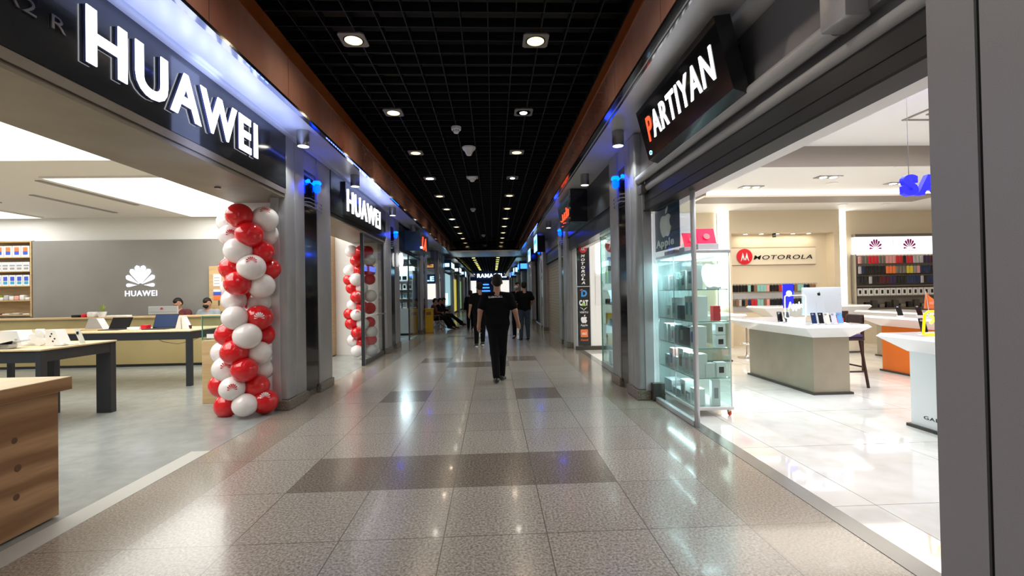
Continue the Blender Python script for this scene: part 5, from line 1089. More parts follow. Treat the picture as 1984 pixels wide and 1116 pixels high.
# ================= SECOND RIGHT OPENING =================
t = thing('banner', 'tall black vertical banner listing phone makers, right of the second right pillar', 'sign', (2.32, 11.88, 0.1))
MB().rbox(2.15, 2.50, 11.86, 11.895, 0.12, 2.76, 0.004).build('board', 'black_gloss', t)
MB().box(2.14, 2.16, 11.85, 11.895, 0.1, 2.80).box(2.49, 2.51, 11.85, 11.895, 0.1, 2.80).box(2.14, 2.51, 11.85, 11.86, 1.625, 1.64).build('frame', 'alu', t)
def bp(polys, x, z, m, nm_='mark', d=0.003, y=11.859): return MB().plate((x, y, z), EX, EZ, NY, polys, d).build(nm_, m, t)
bx = 2.325
bp([disc(0.105)], bx, 2.60, 'red_paint', 'red_disc'); bp(bat_m(0.085), bx, 2.59, 'text_white', 'wing_mark', 0.006)
for i, c_ in enumerate('MOTOROLA'): text('letter', c_, (bx-0.05, 11.859, 2.38-i*0.098), EX, EZ, 0.10, 0.072, 0.003, 'text_white', t, 0.04, 0.2)
text('letter', 'D', (bx-0.06, 11.859, 1.37), EX, EZ, 0.15, 0.17, 0.003, 'cyan_bright', t, 0.05); bp([[(-0.10, 0.04), (-0.02, 0.0), (-0.03, 0.07)]], bx, 1.50, 'orange_ink', 'arrow')
text('word', 'CAT', (bx-0.115, 11.859, 1.14), EX, EZ, 0.23, 0.145, 0.003, 'text_white', t, 0.06); bp([[(-0.06, 0), (0.06, 0), (0, 0.09)]], bx, 1.135, 'green_ink', 'triangle', 0.006)
bp([[(-0.10, 0.08), (-0.03, 0.05), (0, 0.0), (0.03, 0.05), (0.10, 0.08), (0.02, 0.02), (0, -0.01), (-0.02, 0.02)]], bx, 1.02, 'text_white', 'wing'); text('word', 'VERTU', (bx-0.11, 11.859, 0.945), EX, EZ, 0.22, 0.045, 0.003, 'text_white', t, 0.02)
bp([[(x*0.17, y*0.17) for x, y in p] for p in fruit_mark()], bx, 0.79, 'text_white', 'fruit_mark'); text('word', 'Apple', (bx-0.09, 11.859, 0.60), EX, EZ, 0.18, 0.065, 0.003, 'text_white', t, 0.02)
bp([rrect(-0.095, 0.095, -0.10, 0.10, 0.02)], bx, 0.43, 'orange_ink', 'orange_square'); text('word', 'mi', (bx-0.055, 11.856, 0.39), EX, EZ, 0.11, 0.075, 0.004, 'text_white', t, 0.03)
text('word', 'Xiaomi', (bx-0.10, 11.859, 0.235), EX, EZ, 0.20, 0.05, 0.003, 'orange_ink', t, 0.02)
S('baseboard_right', MB().box(2.1, 3.4, 11.84, 11.9, 0, 0.10), 'kiosk_base_dark')
S('wall_right', MB().box(2.51, 3.6, 11.88, 11.9, 0, 2.9), 'white_paint')
t = thing('light_box', 'blank white glowing wall panel right of the black vertical banner', 'sign', (2.75, 11.8, 2.0))
MB().rbox(2.66, 2.90, 11.80, 11.875, 1.96, 2.95, 0.01).build('casing', 'panel_white', t)
tag(MB().box(2.64, 2.88, 11.868, 11.878, 1.15, 1.90).build('notice', 'white_gloss'), 'white notice sheet below the blank glowing wall panel', 'notice')
t = thing('light_box', 'white panel with a red disc and blue word, behind the second glass showcase', 'sign', (3.1, 11.8, 2.5))
MB().box(2.93, 3.35, 11.80, 11.875, 2.1, 3.0).build('casing', 'panel_soft', t)
MB().plate((3.06, 11.798, 2.66), EX, EZ, NY, [disc(0.17)], 0.004).build('red_disc', 'red_paint', t); MB().plate((3.06, 11.795, 2.63), EX, EZ, NY, bat_m(0.13), 0.006).build('wing_mark', 'text_white', t)
text('word', 'moto', (2.95, 11.798, 2.28), EX, EZ, 0.30, 0.11, 0.003, 'blue_ink', t, 0.02)
t = thing('display_case', 'narrow glass showcase at the far side of the pillar beside the black banner', 'display case', (2.45, 8.8, 0))
for b in ((2.19, 2.196, 8.30, 9.30), (2.72, 2.726, 8.30, 9.30)): MB().box(*b, 0.1, 2.6).build('side_pane', 'green_glass', t)
MB().box(2.196, 2.72, 9.294, 9.30, 0.1, 2.6).build('back_pane', 'green_glass', t); MB().rbox(2.17, 2.74, 8.28, 9.32, 0.0, 0.1, 0.006).build('base', 'alu', t)
MB().box(2.18, 2.20, 9.29, 9.31, 0.1, 2.6).box(2.18, 2.20, 8.29, 8.31, 0.1, 2.6).build('corner_strip', 'glass_edge', t)
for z in (0.45, 0.85, 1.25, 1.65): MB().box(2.2, 2.72, 8.31, 9.29, z-0.008, z).build('shelf', 'clear_glass', t)
area('showcase_light', (2.45, 8.8, 2.55), 0.4, 0.8, 18, (0.85, 1.0, 1.0))
for k, (y, z, w, h, m, l) in enumerate(((9.05, 0.45, .14, .22, 'yellow_paint', 'yellow packed item on the lower shelf of the narrow showcase'), (9.05, 0.85, .15, .22, 'yellow_paint', 'yellow packed item on the middle shelf of the narrow showcase'), (9.1, 1.25, .12, .1, 'phone_black', 'black gadget on a shelf of the narrow showcase'), (9.05, 1.65, .14, .24, 'green_ink', 'green packet on the upper shelf of the narrow showcase'), (8.8, 1.65, .14, .34, 'steel_dark', 'dark tall packet on the upper shelf of the narrow showcase'), (8.8, 0.85, .12, .12, 'phone_black', 'black round gadget in the narrow showcase'), (8.8, 0.112, .2, .24, 'plastic_white', 'white box at the bottom of the narrow showcase'))):
    tag(MB().rbox(2.24, 2.36, y, y+w, z+0.001, z+h, 0.01).build('showcase_item', m), l, 'goods')
area('second_right_shop_light', (4.2, 10.4, 3.2), 1.5, 1.5, 30, (1, 0.97, 0.93))
# ================= PEOPLE =================
def sdf_mesh(prims, vox, k=0.02):
    """prims: ('c', a, ra, b, rb) round cone, ('e', centre, radii) ellipsoid; smooth union -> (verts, faces)"""
    pts = []
    for p in prims:
        if p[0] == 'c': pts += [np.array(p[1])-p[2], np.array(p[1])+p[2], np.array(p[3])-p[4], np.array(p[3])+p[4]]
        else: pts += [np.array(p[1])-np.array(p[2]), np.array(p[1])+np.array(p[2])]
    lo = np.min(pts, 0)-4*vox-k; hi = np.max(pts, 0)+4*vox+k
    n = np.ceil((hi-lo)/vox).astype(int)+1
    F = np.full(n, 1.0, np.float32)
    for p in prims:
        if p[0] == 'c':
            a, ra, b, rb = np.array(p[1], float), p[2], np.array(p[3], float), p[4]
            l2 = np.minimum(a-ra, b-rb); h2 = np.maximum(a+ra, b+rb)
        else:
            c, r = np.array(p[1], float), np.array(p[2], float); l2, h2 = c-r, c+r
        pad = k*1.5+3*vox
        i0 = np.maximum(np.floor((l2-pad-lo)/vox).astype(int), 0); i1 = np.minimum(np.ceil((h2+pad-lo)/vox).astype(int)+1, n)
        X = [lo[d]+vox*np.arange(i0[d], i1[d], dtype=np.float32) for d in range(3)]
        gx, gy, gz = np.meshgrid(*X, indexing='ij')
        if p[0] == 'c':
            ab = b-a; L = float(ab@ab)+1e-9
            t = np.clip(((gx-a[0])*ab[0]+(gy-a[1])*ab[1]+(gz-a[2])*ab[2])/L, 0, 1)
            D = np.sqrt((gx-a[0]-t*ab[0])**2+(gy-a[1]-t*ab[1])**2+(gz-a[2]-t*ab[2])**2)-(ra+(rb-ra)*t)
        else:
            q = np.sqrt(((gx-c[0])/r[0])**2+((gy-c[1])/r[1])**2+((gz-c[2])/r[2])**2)
            q2 = np.sqrt(((gx-c[0])/r[0]**2)**2+((gy-c[1])/r[1]**2)**2+((gz-c[2])/r[2]**2)**2)+1e-6
            D = q*(q-1)/q2
        kk = p[5] if p[0] == 'c' and len(p) > 5 else (p[3] if p[0] == 'e' and len(p) > 3 else k)
        S_ = F[i0[0]:i1[0], i0[1]:i1[1], i0[2]:i1[2]]
        h = np.maximum(kk-np.abs(S_-D), 0)/kk
        F[i0[0]:i1[0], i0[1]:i1[1], i0[2]:i1[2]] = np.minimum(S_, D)-h*h*kk*0.25
    ins = F < 0
    cnt = np.zeros(np.array(F.shape)-1, np.int8)
    for dx in (0, 1):
        for dy in (0, 1):
            for dz in (0, 1): cnt += ins[dx:F.shape[0]-1+dx, dy:F.shape[1]-1+dy, dz:F.shape[2]-1+dz]
    act = (cnt > 0) & (cnt < 8); idx = -np.ones(act.shape, np.int64); ii = np.argwhere(act); idx[act] = np.arange(len(ii))
    acc = np.zeros((len(ii), 3)); num = np.zeros(len(ii))
    cr = [(x, y, z) for x in (0, 1) for y in (0, 1) for z in (0, 1)]
    for p_ in cr:
        for d in range(3):
            if p_[d]: continue
            q_ = list(p_); q_[d] = 1
            fa = F[ii[:, 0]+p_[0], ii[:, 1]+p_[1], ii[:, 2]+p_[2]]; fb = F[ii[:, 0]+q_[0], ii[:, 1]+q_[1], ii[:, 2]+q_[2]]
            m = (fa < 0) != (fb < 0); t = np.where(m, fa/np.where(m, fa-fb, 1), 0)
            pt = np.tile(np.array(p_, float), (len(ii), 1)); pt[:, d] += t
            acc[m] += pt[m]; num[m] += 1
    V = lo+vox*(ii+acc/num[:, None]); fs = []
    for d in range(3):
        e1, e2 = [(1, 2), (2, 0), (0, 1)][d]
        sl = [slice(1, -1)]*3; sl[d] = slice(0, -1)
        A = ins[tuple(sl)]; sl2 = list(sl); sl2[d] = slice(1, None); B = ins[tuple(sl2)]
        ch = np.argwhere(A != B); off = np.array([1, 1, 1]); off[d] = 0; ch = ch+off
        u = np.zeros(3, int); u[e1] = 1; v = np.zeros(3, int); v[e2] = 1
        g = lambda c: idx[c[:, 0], c[:, 1], c[:, 2]]
        q = np.stack([g(ch-u-v), g(ch-v), g(ch), g(ch-u)], 1)
        s_ = ins[ch[:, 0], ch[:, 1], ch[:, 2]]; q[~s_] = q[~s_][:, ::-1]
        fs.append(q[(q >= 0).all(1)])
    return V, np.concatenate(fs)
def organic(name, prims, m, parent, vox=0.012, k=0.02):
    V, Fc = sdf_mesh(prims, vox, k); off = wloc(parent)
    me = bpy.data.meshes.new(name); me.from_pydata((V-np.array(off)).tolist(), [], Fc.tolist())
    me.polygons.foreach_set('use_smooth', [True]*len(me.polygons)); me.materials.append(M[m]); me.update()
    o = bpy.data.objects.new(name, me); COL.objects.link(o)
    if parent: o.parent = parent
    sm = o.modifiers.new('smooth', 'SMOOTH'); sm.factor = 0.5; sm.iterations = 2
    return o
def V3(*a): return np.array(a, float)
def hand_prims(wr, d, side, palm_n, curl=0.5, s=1.0):
    """wrist point, direction of the hand, side direction towards the thumb, palm normal (towards which fingers curl)"""
    d = d/np.linalg.norm(d); side = side-d*(side@d); side = side/np.linalg.norm(side); n = np.cross(d, side); n = n if n@palm_n > 0 else -n
    P = [('c', wr, 0.026*s, wr+d*0.03*s, 0.028*s), ('c', wr+d*0.03*s+side*0.016*s, 0.020*s, wr+d*0.085*s+side*0.024*s, 0.017*s), ('c', wr+d*0.03*s-side*0.014*s, 0.020*s, wr+d*0.08*s-side*0.024*s, 0.016*s), ('c', wr+d*0.03*s, 0.02*s, wr+d*0.088*s, 0.017*s)]
    for j, (o, L) in enumerate(((0.031, 0.070), (0.010, 0.080), (-0.012, 0.074), (-0.032, 0.058))):
        b = wr+d*(0.088-0.004*j)*s+side*o*s; r = 0.0092*s
        c = curl*(0.9+0.12*j); d1 = d*math.cos(c*0.5)+n*math.sin(c*0.5); d2 = d*math.cos(c*1.3)+n*math.sin(c*1.3); d3 = d*math.cos(c*1.9)+n*math.sin(c*1.9)
        p1 = b+d1*L*0.45*s; p2 = p1+d2*L*0.32*s; p3 = p2+d3*L*0.23*s
        P += [('c', b, r*1.1, p1, r, 0.006), ('c', p1, r, p2, r*0.92, 0.004), ('c', p2, r*0.92, p3, r*0.82, 0.004)]
    tb = wr+d*0.03*s+side*0.026*s; td = d*0.72+side*0.62+n*0.30; td = td/np.linalg.norm(td); t1 = tb+td*0.04*s; t2 = t1+(td*0.6+d*0.5+n*0.2)*0.034*s
    P += [('c', tb, 0.014*s, t1, 0.0115*s, 0.008), ('c', t1, 0.0115*s, t2, 0.0095*s, 0.004)]
    return P
def person(label, base, yaw, J, mats, vox=0.012, label_cloth=None, mask=None, extra=None, cap=False, ears=True, group=None, sleeve_long=False, backpack=False, hidden_legs=False):
    """J: joints in the person's own frame, x right, y forward, z up"""
    t = thing('person', label, 'person', base, group)
    cy, sy = math.cos(yaw), math.sin(yaw); B = V3(*base)
    R = lambda p: B+V3(p[0]*cy-p[1]*sy, p[0]*sy+p[1]*cy, p[2])
    D = lambda p: V3(p[0]*cy-p[1]*sy, p[0]*sy+p[1]*cy, p[2])
    g = {k: R(v) for k, v in J.items() if isinstance(v, tuple)}
    up = g['neck']-g['pelvis']; up = up/np.linalg.norm(up)
    rt = D((1, 0, 0)); fw = D((0, 1, 0)); H = g['head']
    hf = D(J['face']) if 'face' in J else fw; hf = hf/np.linalg.norm(hf); hr = np.cross(hf, V3(0, 0, 1)); hr /= np.linalg.norm(hr); hu = np.cross(hr, hf)
    chest = g['pelvis']*0.35+g['neck']*0.65; waist = g['pelvis']*0.62+g['neck']*0.38
    skin = [('c', H+hu*0.035-hf*0.012, 0.088, H-hu*0.045+hf*0.022, 0.066, 0.03), ('c', H-hu*0.03+hf*0.02, 0.066, H-hu*0.082+hf*0.045, 0.040, 0.03),
            ('c', g['neck']-up*0.03, 0.064, H-hu*0.05-hf*0.01, 0.054),
            ('c', H-hu*0.012+hf*0.090, 0.011, H-hu*0.040+hf*0.104, 0.015, 0.012), ('c', H+hu*0.018+hf*0.082-hr*0.03, 0.012, H+hu*0.018+hf*0.082+hr*0.03, 0.012, 0.015),
            ('c', H-hu*0.075+hf*0.078-hr*0.015, 0.009, H-hu*0.075+hf*0.078+hr*0.015, 0.009, 0.01)]
    if ears:
        for s in (-1, 1): skin += [('e', H-hu*0.015+hr*0.084*s-hf*0.005, (0.016, 0.016, 0.032), 0.008)]
    body = []
    for s, n_ in ((-1, 'l'), (1, 'r')):
        sh, el, wr = g['sh_'+n_], g['el_'+n_], g['wr_'+n_]
        body += [('c', g['neck']-up*0.06, 0.075, sh, 0.062), ('c', sh, 0.058, el, 0.042), ('c', el, 0.044, wr, 0.029)]
        hd = J.get('hd_'+n_); hd = D(hd) if hd is not None else (wr-el); pn = D(J.get('pn_'+n_, (-s, 0, 0)))
        body += hand_prims(wr, hd, D(J.get('th_'+n_, (0, 1, 0))), pn, J.get('curl_'+n_, 0.5))
        if not hidden_legs:
            hp, kn, an = g['hip_'+n_], g['kn_'+n_], g['an_'+n_]
            body += [('c', hp, 0.080, kn, 0.055), ('c', kn, 0.055, an, 0.038), ('c', an, 0.038, an+D(J.get('ft_'+n_, (0, 0.10, -0.03))), 0.03)]
    body += [('c', chest-rt*0.07, 0.100, chest+rt*0.07, 0.100), ('c', waist-rt*0.07, 0.092, waist+rt*0.07, 0.092), ('c', g['pelvis']-rt*0.06, 0.095, g['pelvis']+rt*0.06, 0.095), ('c', chest, 0.10, g['pelvis'], 0.095)]
    bd = organic('body', skin+body, 'skin', t, vox, 0.022)
    # shirt
    e = 0.017; sh_ = [('c', chest-rt*0.085, 0.108+e, chest+rt*0.085, 0.108+e), ('c', waist-rt*0.085, 0.102+e, waist+rt*0.085, 0.102+e), ('c', g['pelvis']+up*0.02-rt*0.085, 0.100+e, g['pelvis']+up*0.02+rt*0.085, 0.100+e), ('c', chest-rt*0.08, 0.11+e, g['pelvis']+up*0.02-rt*0.08, 0.10+e), ('c', chest+rt*0.08, 0.11+e, g['pelvis']+up*0.02+rt*0.08, 0.10+e), ('c', chest, 0.12+e, g['pelvis'], 0.108+e)]
    for s, n_ in ((-1, 'l'), (1, 'r')):
        sh, el, wr = g['sh_'+n_], g['el_'+n_], g['wr_'+n_]
        sh_ += [('c', g['neck']-up*0.045, 0.055+e*0.6, sh-up*0.005, 0.056+e), ('c', chest+rt*s*0.06, 0.09, sh-up*0.04, 0.07)]
        if sleeve_long: sh_ += [('c', sh, 0.060+e, el, 0.044+e), ('c', el, 0.044+e, wr-(wr-el)*0.08, 0.036+e*0.5)]
        else: sh_ += [('c', sh-up*0.02, 0.058+e, sh*0.30+el*0.70, 0.056+e)]
    organic('shirt', sh_, mats[0], t, vox, 0.035)
    if not hidden_legs:
        tr = [('c', g['pelvis']-rt*0.085-up*0.03, 0.110, g['pelvis']+rt*0.085-up*0.03, 0.110)]
        for n_ in 'lr':
            hp, kn, an = g['hip_'+n_], g['kn_'+n_], g['an_'+n_]
            tr += [('c', hp, 0.100, kn, 0.078), ('c', kn, 0.078, an+(kn-an)*0.06, 0.060)]
        organic('trousers', tr, mats[1], t, vox, 0.03)
        for n_ in 'lr':
            an = g['an_'+n_]; f = D(J.get('ft_'+n_, (0, 0.12, -0.04))); side = np.cross(f, V3(0, 0, 1)); side /= np.linalg.norm(side)
            heel = an-f*0.35-V3(0, 0, 0.045); toe = an+f*1.15-V3(0, 0, 0.028)
            organic('shoe', [('c', heel, 0.042, toe, 0.036), ('c', an-V3(0, 0, 0.02), 0.048, an+f*0.4-V3(0, 0, 0.02), 0.045), ('c', toe-side*0.012, 0.034, toe+side*0.012, 0.034)], mats[2], t, vox*0.8, 0.02)
    hc = [('c', H+hu*0.050-hf*0.028, 0.088, H+hu*0.010-hf*0.036, 0.086, 0.02), ('c', H-hu*0.03-hf*0.045, 0.062, H-hu*0.05-hf*0.03, 0.050, 0.02), ('c', H+hu*0.070+hf*0.015, 0.068, H+hu*0.075+hf*0.030, 0.055, 0.02)]
    organic('hair' if not cap else 'cap', hc, 'hair' if not cap else 'text_black', t, min(vox, 0.009), 0.02)
    f_ = MB()
    for s in (-1, 1):
        c = H+hu*0.003+hf*0.080+hr*0.032*s; MB().ell(tuple(c), 0.011, 0.011, 0.007, 10, 8).build('eye', 'eye', t, True)
    c = H-hu*0.052+hf*0.084; 
    if mask:
        organic('mask', [('c', H-hu*0.035+hf*0.075-hr*0.035, 0.035, H-hu*0.035+hf*0.075+hr*0.035, 0.035), ('c', H-hu*0.06+hf*0.07, 0.04, H-hu*0.025+hf*0.09, 0.03)], mask, t, 0.008, 0.02)
    else: MB().ell(tuple(c), 0.020, 0.012, 0.007, 12, 8).build('mouth', 'lip', t, True)
    return t, g, D
def standing(h=1.78, sw=0.19, **kw):
    k = h/1.78
    J = dict(pelvis=(0, 0, 0.96), neck=(0, 0.0, 1.50), head=(0, 0.02, 1.665), sh_l=(-sw, 0, 1.425), sh_r=(sw, 0, 1.425), el_l=(-sw-0.07, -0.02, 1.16), el_r=(sw+0.07, -0.02, 1.16),
             wr_l=(-sw-0.09, 0.06, 0.92), wr_r=(sw+0.09, 0.06, 0.92), hip_l=(-0.09, 0, 0.93), hip_r=(0.09, 0, 0.93), kn_l=(-0.10, 0.02, 0.50), kn_r=(0.10, 0.02, 0.50), an_l=(-0.11, 0, 0.085), an_r=(0.11, 0, 0.085))
    J.update(kw); out = {}
    for a, v in J.items():
        if isinstance(v, tuple) and not a.startswith(('hd', 'pn', 'th', 'ft', 'face')): v = tuple(q*k for q in v)
        out[a] = v
    return out
# the man walking away in the middle of the corridor
J = standing(1.80, 0.20, neck=(0, 0.03, 1.50), head=(-0.0, 0.05, 1.675), el_l=(-0.285, -0.03, 1.20), wr_l=(-0.315, 0.03, 0.955), el_r=(0.290, -0.04, 1.19), wr_r=(0.345, 0.06, 0.965),
             hip_l=(-0.08, 0, 0.93), hip_r=(0.08, 0, 0.93), kn_l=(-0.055, 0.0, 0.50), an_l=(-0.035, -0.16, 0.10), kn_r=(0.065, 0.08, 0.50), an_r=(0.055, 0.16, 0.085), ft_l=(-0.01, 0.12, -0.035), ft_r=(0.03, 0.12, -0.035), curl_l=0.7, curl_r=0.8, th_r=(-0.2, 1, 0), th_l=(0.2, 1, 0))
t, g, D = person('man in black walking away in mid corridor, a box in hand', (0.07, 7.85, 0), 0.0, J, ('black_cloth', 'black_trouser', 'shoe'), 0.0085)
text('back_lettering', 'RAMACELL', (-0.075, 7.72, 1.418), Vector((1, 0, 0.04)), Vector((0, 0.25, 1)), 0.235, 0.034, 0.004, 'text_white', t, 0.02)
wr = g['wr_r']
t2 = thing('held_box', 'small white box held in the right hand of the walking man in black', 'box', (wr[0], wr[1], wr[2]-0.25))
MB().rbox(wr[0]-0.022, wr[0]+0.012, wr[1]-0.035, wr[1]+0.075, wr[2]-0.255, wr[2]-0.085, 0.003).build('carton', 'white_paint', t2)
MB().box(wr[0]-0.012, wr[0]+0.002, wr[1]-0.0365, wr[1]-0.035, wr[2]-0.20, wr[2]-0.16).build('print', 'grey_ink', t2)
# group farther on
J = standing(1.84, 0.19, el_r=(0.29, -0.02, 1.2), wr_r=(0.22, 0.16, 1.02), el_l=(-0.28, 0, 1.18), wr_l=(-0.27, 0.1, 0.95))
person('tall man in a black t-shirt and jeans, seen from behind, right of the walking man', (0.98, 14.7, 0), 0.15, J, ('black_cloth', 'denim', 'shoe'), 0.012)
J = standing(1.84, 0.19, el_l=(-0.27, 0.05, 1.2), wr_l=(-0.12, 0.26, 1.12), face=(0.2, 1, 0))
person('man with a white face mask facing the man in jeans, mostly hidden behind him', (0.80, 15.35, 0), math.pi-0.3, J, ('black_cloth', 'black_trouser', 'shoe'), 0.012, mask='mask_white')
J = standing(1.80, 0.20, kn_r=(0.10, 0.12, 0.50), an_r=(0.08, 0.05, 0.12))
t, g, D = person('man in dark clothes walking at the left behind the walking man, light-soled shoes', (-0.38, 13.2, 0), 0.25, J, ('black_cloth', 'black_trouser', 'sole_shoe'), 0.012)
for n_ in 'lr':
    a_ = g['an_'+n_]; f_ = D((0, 0.12, 0)); z_ = max(0.012, a_[2]-0.085)
    organic('sole', [('c', (a_[0]-f_[0]*.35, a_[1]-f_[1]*.35, z_), 0.036, (a_[0]+f_[0]*1.15, a_[1]+f_[1]*1.15, z_), 0.036), ], 'white_paint', t, 0.012).scale = (1, 1, 1)
J = standing(1.62, 0.17, kn_r=(0.10, 0.12, 0.50), an_r=(0.08, 0.05, 0.12))
person('distant person in black at the left of the passage, next to the walking group', (-0.95, 19.5, 0), 0.2, J, ('black_cloth', 'black_trouser', 'shoe'), 0.016, sleeve_long=True)
# two shop assistants behind the long counter
J = standing(1.30, 0.19, head=(0.02, 0.06, 1.665), el_l=(-0.26, 0.1, 1.2), wr_l=(-0.16, 0.26, 1.1), el_r=(0.26, 0.1, 1.2), wr_r=(0.16, 0.26, 1.1), face=(-0.35, 1, -0.45))
def seated_at(label, x, y, mats, top, **kw):
    dz = top-1.79
    J = dict(pelvis=(0, 0, 0.60), neck=(0, 0.05, 1.12), head=(0, 0.10, 1.27), sh_l=(-0.19, 0.03, 1.05), sh_r=(0.19, 0.03, 1.05), el_l=(-0.26, 0.12, 0.86), el_r=(0.26, 0.12, 0.86), wr_l=(-0.14, 0.30, 0.98), wr_r=(0.14, 0.30, 0.98),
             hip_l=(-0.09, 0, 0.57), hip_r=(0.09, 0, 0.57), kn_l=(-0.1, 0.28, 0.56), kn_r=(0.1, 0.28, 0.56), an_l=(-0.1, 0.22, -0.02), an_r=(0.1, 0.22, -0.02), hd_l=(0.4, 0.7, 0), hd_r=(-0.4, 0.7, 0), pn_l=(0, 0, -1), pn_r=(0, 0, -1))
    out = {}
    for a, v in J.items():
        out[a] = v if a[:2] in ('hd', 'pn') or a == 'face' else (v[0], v[1], v[2]+top-1.38)
    out.update(kw)
    q, g, D = person(label, (x, y, 0), math.pi, out, mats, 0.011, sleeve_long=True, **kwp)
    s = thing('stool', 'plain seat behind the long counter under the %s' % ('left assistant' if x < -7.2 else 'right assistant'), 'stool', (x, y, 0))
    MB().cyl((x, y, 0), 0.18, 0.03, 20).cyl((x, y, 0.03), 0.03, 0.38+top-1.38, 12).cyl((x, y, 0.41+top-1.38), 0.17, 0.05, 20).build('seat', 'dark_metal', s, True)
    return q
kwp = dict()
seated_at('bearded man with black hair bending his head behind the grey monitor', -7.62, 11.66, ('maroon_cloth', 'denim', 'shoe'), 1.50, face=(0.25, 1, -0.55))
kwp = dict(mask='mask_black')
seated_at('man with a black face mask and black hair, head bent, right of the monitor', -6.93, 11.66, ('grey_cloth', 'denim', 'shoe'), 1.49, face=(0.05, 1, -0.5))
# waiting people on the bench
def sitter(label, x, y, yaw, mats, **kw):
    J = dict(pelvis=(0, 0, 0.52), neck=(0, 0.0, 1.05), head=(0, 0.06, 1.20), sh_l=(-0.18, -0.02, 0.98), sh_r=(0.18, -0.02, 0.98), el_l=(-0.24, 0.08, 0.75), el_r=(0.24, 0.08, 0.75), wr_l=(-0.08, 0.28, 0.72), wr_r=(0.08, 0.28, 0.72),
             hip_l=(-0.09, 0.02, 0.50), hip_r=(0.09, 0.02, 0.50), kn_l=(-0.12, 0.42, 0.50), kn_r=(0.12, 0.42, 0.50), an_l=(-0.12, 0.62, 0.12), an_r=(0.12, 0.72, 0.12), hd_l=(0.5, 0.7, 0), hd_r=(-0.5, 0.7, 0), face=(0, 1, -0.4))
    J.update(kw)
    return person(label, (x, y, 0), yaw, J, mats, 0.014, sleeve_long=True, group=None)
sitter('person in black sitting on the nearest bench seat, looking down', -2.35, 20.2, -math.pi/2-0.1, ('black_cloth', 'black_trouser', 'shoe'))
sitter('person in black on the bench with legs stretched into the passage', -2.38, 21.9, -math.pi/2, ('black_cloth', 'black_trouser', 'shoe'), an_l=(-0.10, 0.85, 0.10), an_r=(0.10, 0.95, 0.14))
sitter('person in a dark reddish coat at the bench beside the yellow bin', -2.48, 19.55, -math.pi/2+0.2, ('maroon_cloth', 'black_trouser', 'shoe'))
t = thing('bench', 'silver metal waiting bench along the left wall beyond the yellow bin', 'bench', (-2.45, 20.8, 0))
for k in range(5):
    y = 19.55+k*0.6
    q = MB()
    for j in range(8): q.tube([(-2.18+0.0, y-0.22+j*0.063, 0.40), (-2.58, y-0.22+j*0.063, 0.40), (-2.68, y-0.22+j*0.063, 0.82)], 0.011, 5)
    q.tube([(-2.18, y-0.24, 0.40), (-2.18, y+0.24, 0.40)], 0.015, 6).tube([(-2.68, y-0.24, 0.82), (-2.68, y+0.24, 0.82)], 0.015, 6).build('seat', 'steel', t, True)
    MB().tube([(-2.58, y-0.27, 0.40), (-2.55, y-0.27, 0.62), (-2.25, y-0.27, 0.62), (-2.22, y-0.27, 0.40)], 0.014, 6).build('armrest', 'steel', t, True)
MB().box(-2.42, -2.36, 19.3, 22.3, 0.33, 0.38).build('beam', 'steel', t)
for y in (19.5, 20.8, 22.1): MB().tube([(-2.12, y, 0.0), (-2.39, y, 0.2), (-2.39, y, 0.35)], 0.02, 6).tube([(-2.66, y, 0.0), (-2.39, y, 0.2)], 0.02, 6).build('leg', 'chrome', t, True)
t = thing('waste_bin', 'yellow upright bin against the third left pillar', 'bin', (-2.5, 18.35, 0))
MB().rbox(-2.66, -2.36, 18.2, 18.5, 0.0, 0.90, 0.02).build('body', 'yellow_paint', t); MB().rbox(-2.67, -2.35, 18.19, 18.51, 0.90, 0.95, 0.01).build('lid', 'yellow_paint', t); MB().box(-2.60, -2.42, 18.18, 18.19, 0.70, 0.82).build('flap', 'brown_ink', t)
# ================= FARTHER SHOPS =================
# third left opening: white lit cabinet seen through the gap
t = thing('display_cabinet', 'tall bluish-white lit shelf cabinet in the third left shop', 'cabinet', (-3.4, 17.5, 0))
MB().box(-4.1, -2.95, 17.72, 17.78, 0.05, 2.55).build('back', 'white_gloss', t)
for x in (-4.1, -2.97): MB().box(x-0.01, x+0.02, 17.3, 17.72, 0.05, 2.55).build('side', 'white_gloss', t)
MB().box(-4.1, -2.95, 17.3, 17.72, 2.40, 2.55).build('canopy', 'shelf_light', t); MB().box(-4.08, -2.97, 17.28, 17.72, 0.08, 1.0).build('drawers', 'white_gloss', t)
MB().box(-3.53, -3.52, 17.275, 17.28, 0.1, 0.98).build('door_gap', 'grey_ink', t); MB().box(-4.1, -2.95, 17.32, 17.7, 0, 0.05).build('kick_board', 'kiosk_base_dark', t)
for z in (1.36, 1.70, 2.05): MB().box(-4.08, -2.97, 17.32, 17.7, z-0.02, z).build('shelf', 'white_gloss', t)
area('cabinet_light', (-3.5, 17.2, 2.7), 1.0, 0.3, 55, (0.70, 0.92, 1.0), (math.radians(-25), 0, 0))
for z, nm_, ms in ((1.0, 'lowest', ('plastic_white', 'grey_ink')), (1.36, 'second', ('plastic_white', 'cyan_ink')), (1.70, 'third', ('plastic_white', 'phone_black')), (2.05, 'top', ('phone_black', 'phone_black'))):
    for k in range(5):
        product_box('headset_box', 0.15, 0.08, 0.22 if z < 2 else 0.14, ms[0], [(0.25, 0.75, 0.2, 0.7, ms[1])], (-3.9+k*0.21, 17.36, z), '%s boxed item from the left on the %s shelf of the bluish-white lit cabinet' % (ORD[k+1], nm_), 'boxed items on the %s shelf of the lit cabinet' % nm_)
S('wall_left', MB().box(-6, -2.87, 17.8, 17.86, 0, 3.6), 'header_panel'); S('wall_left', MB().box(-6, -5.9, 13.76, 17.8, 0, 3.6), 'header_panel')
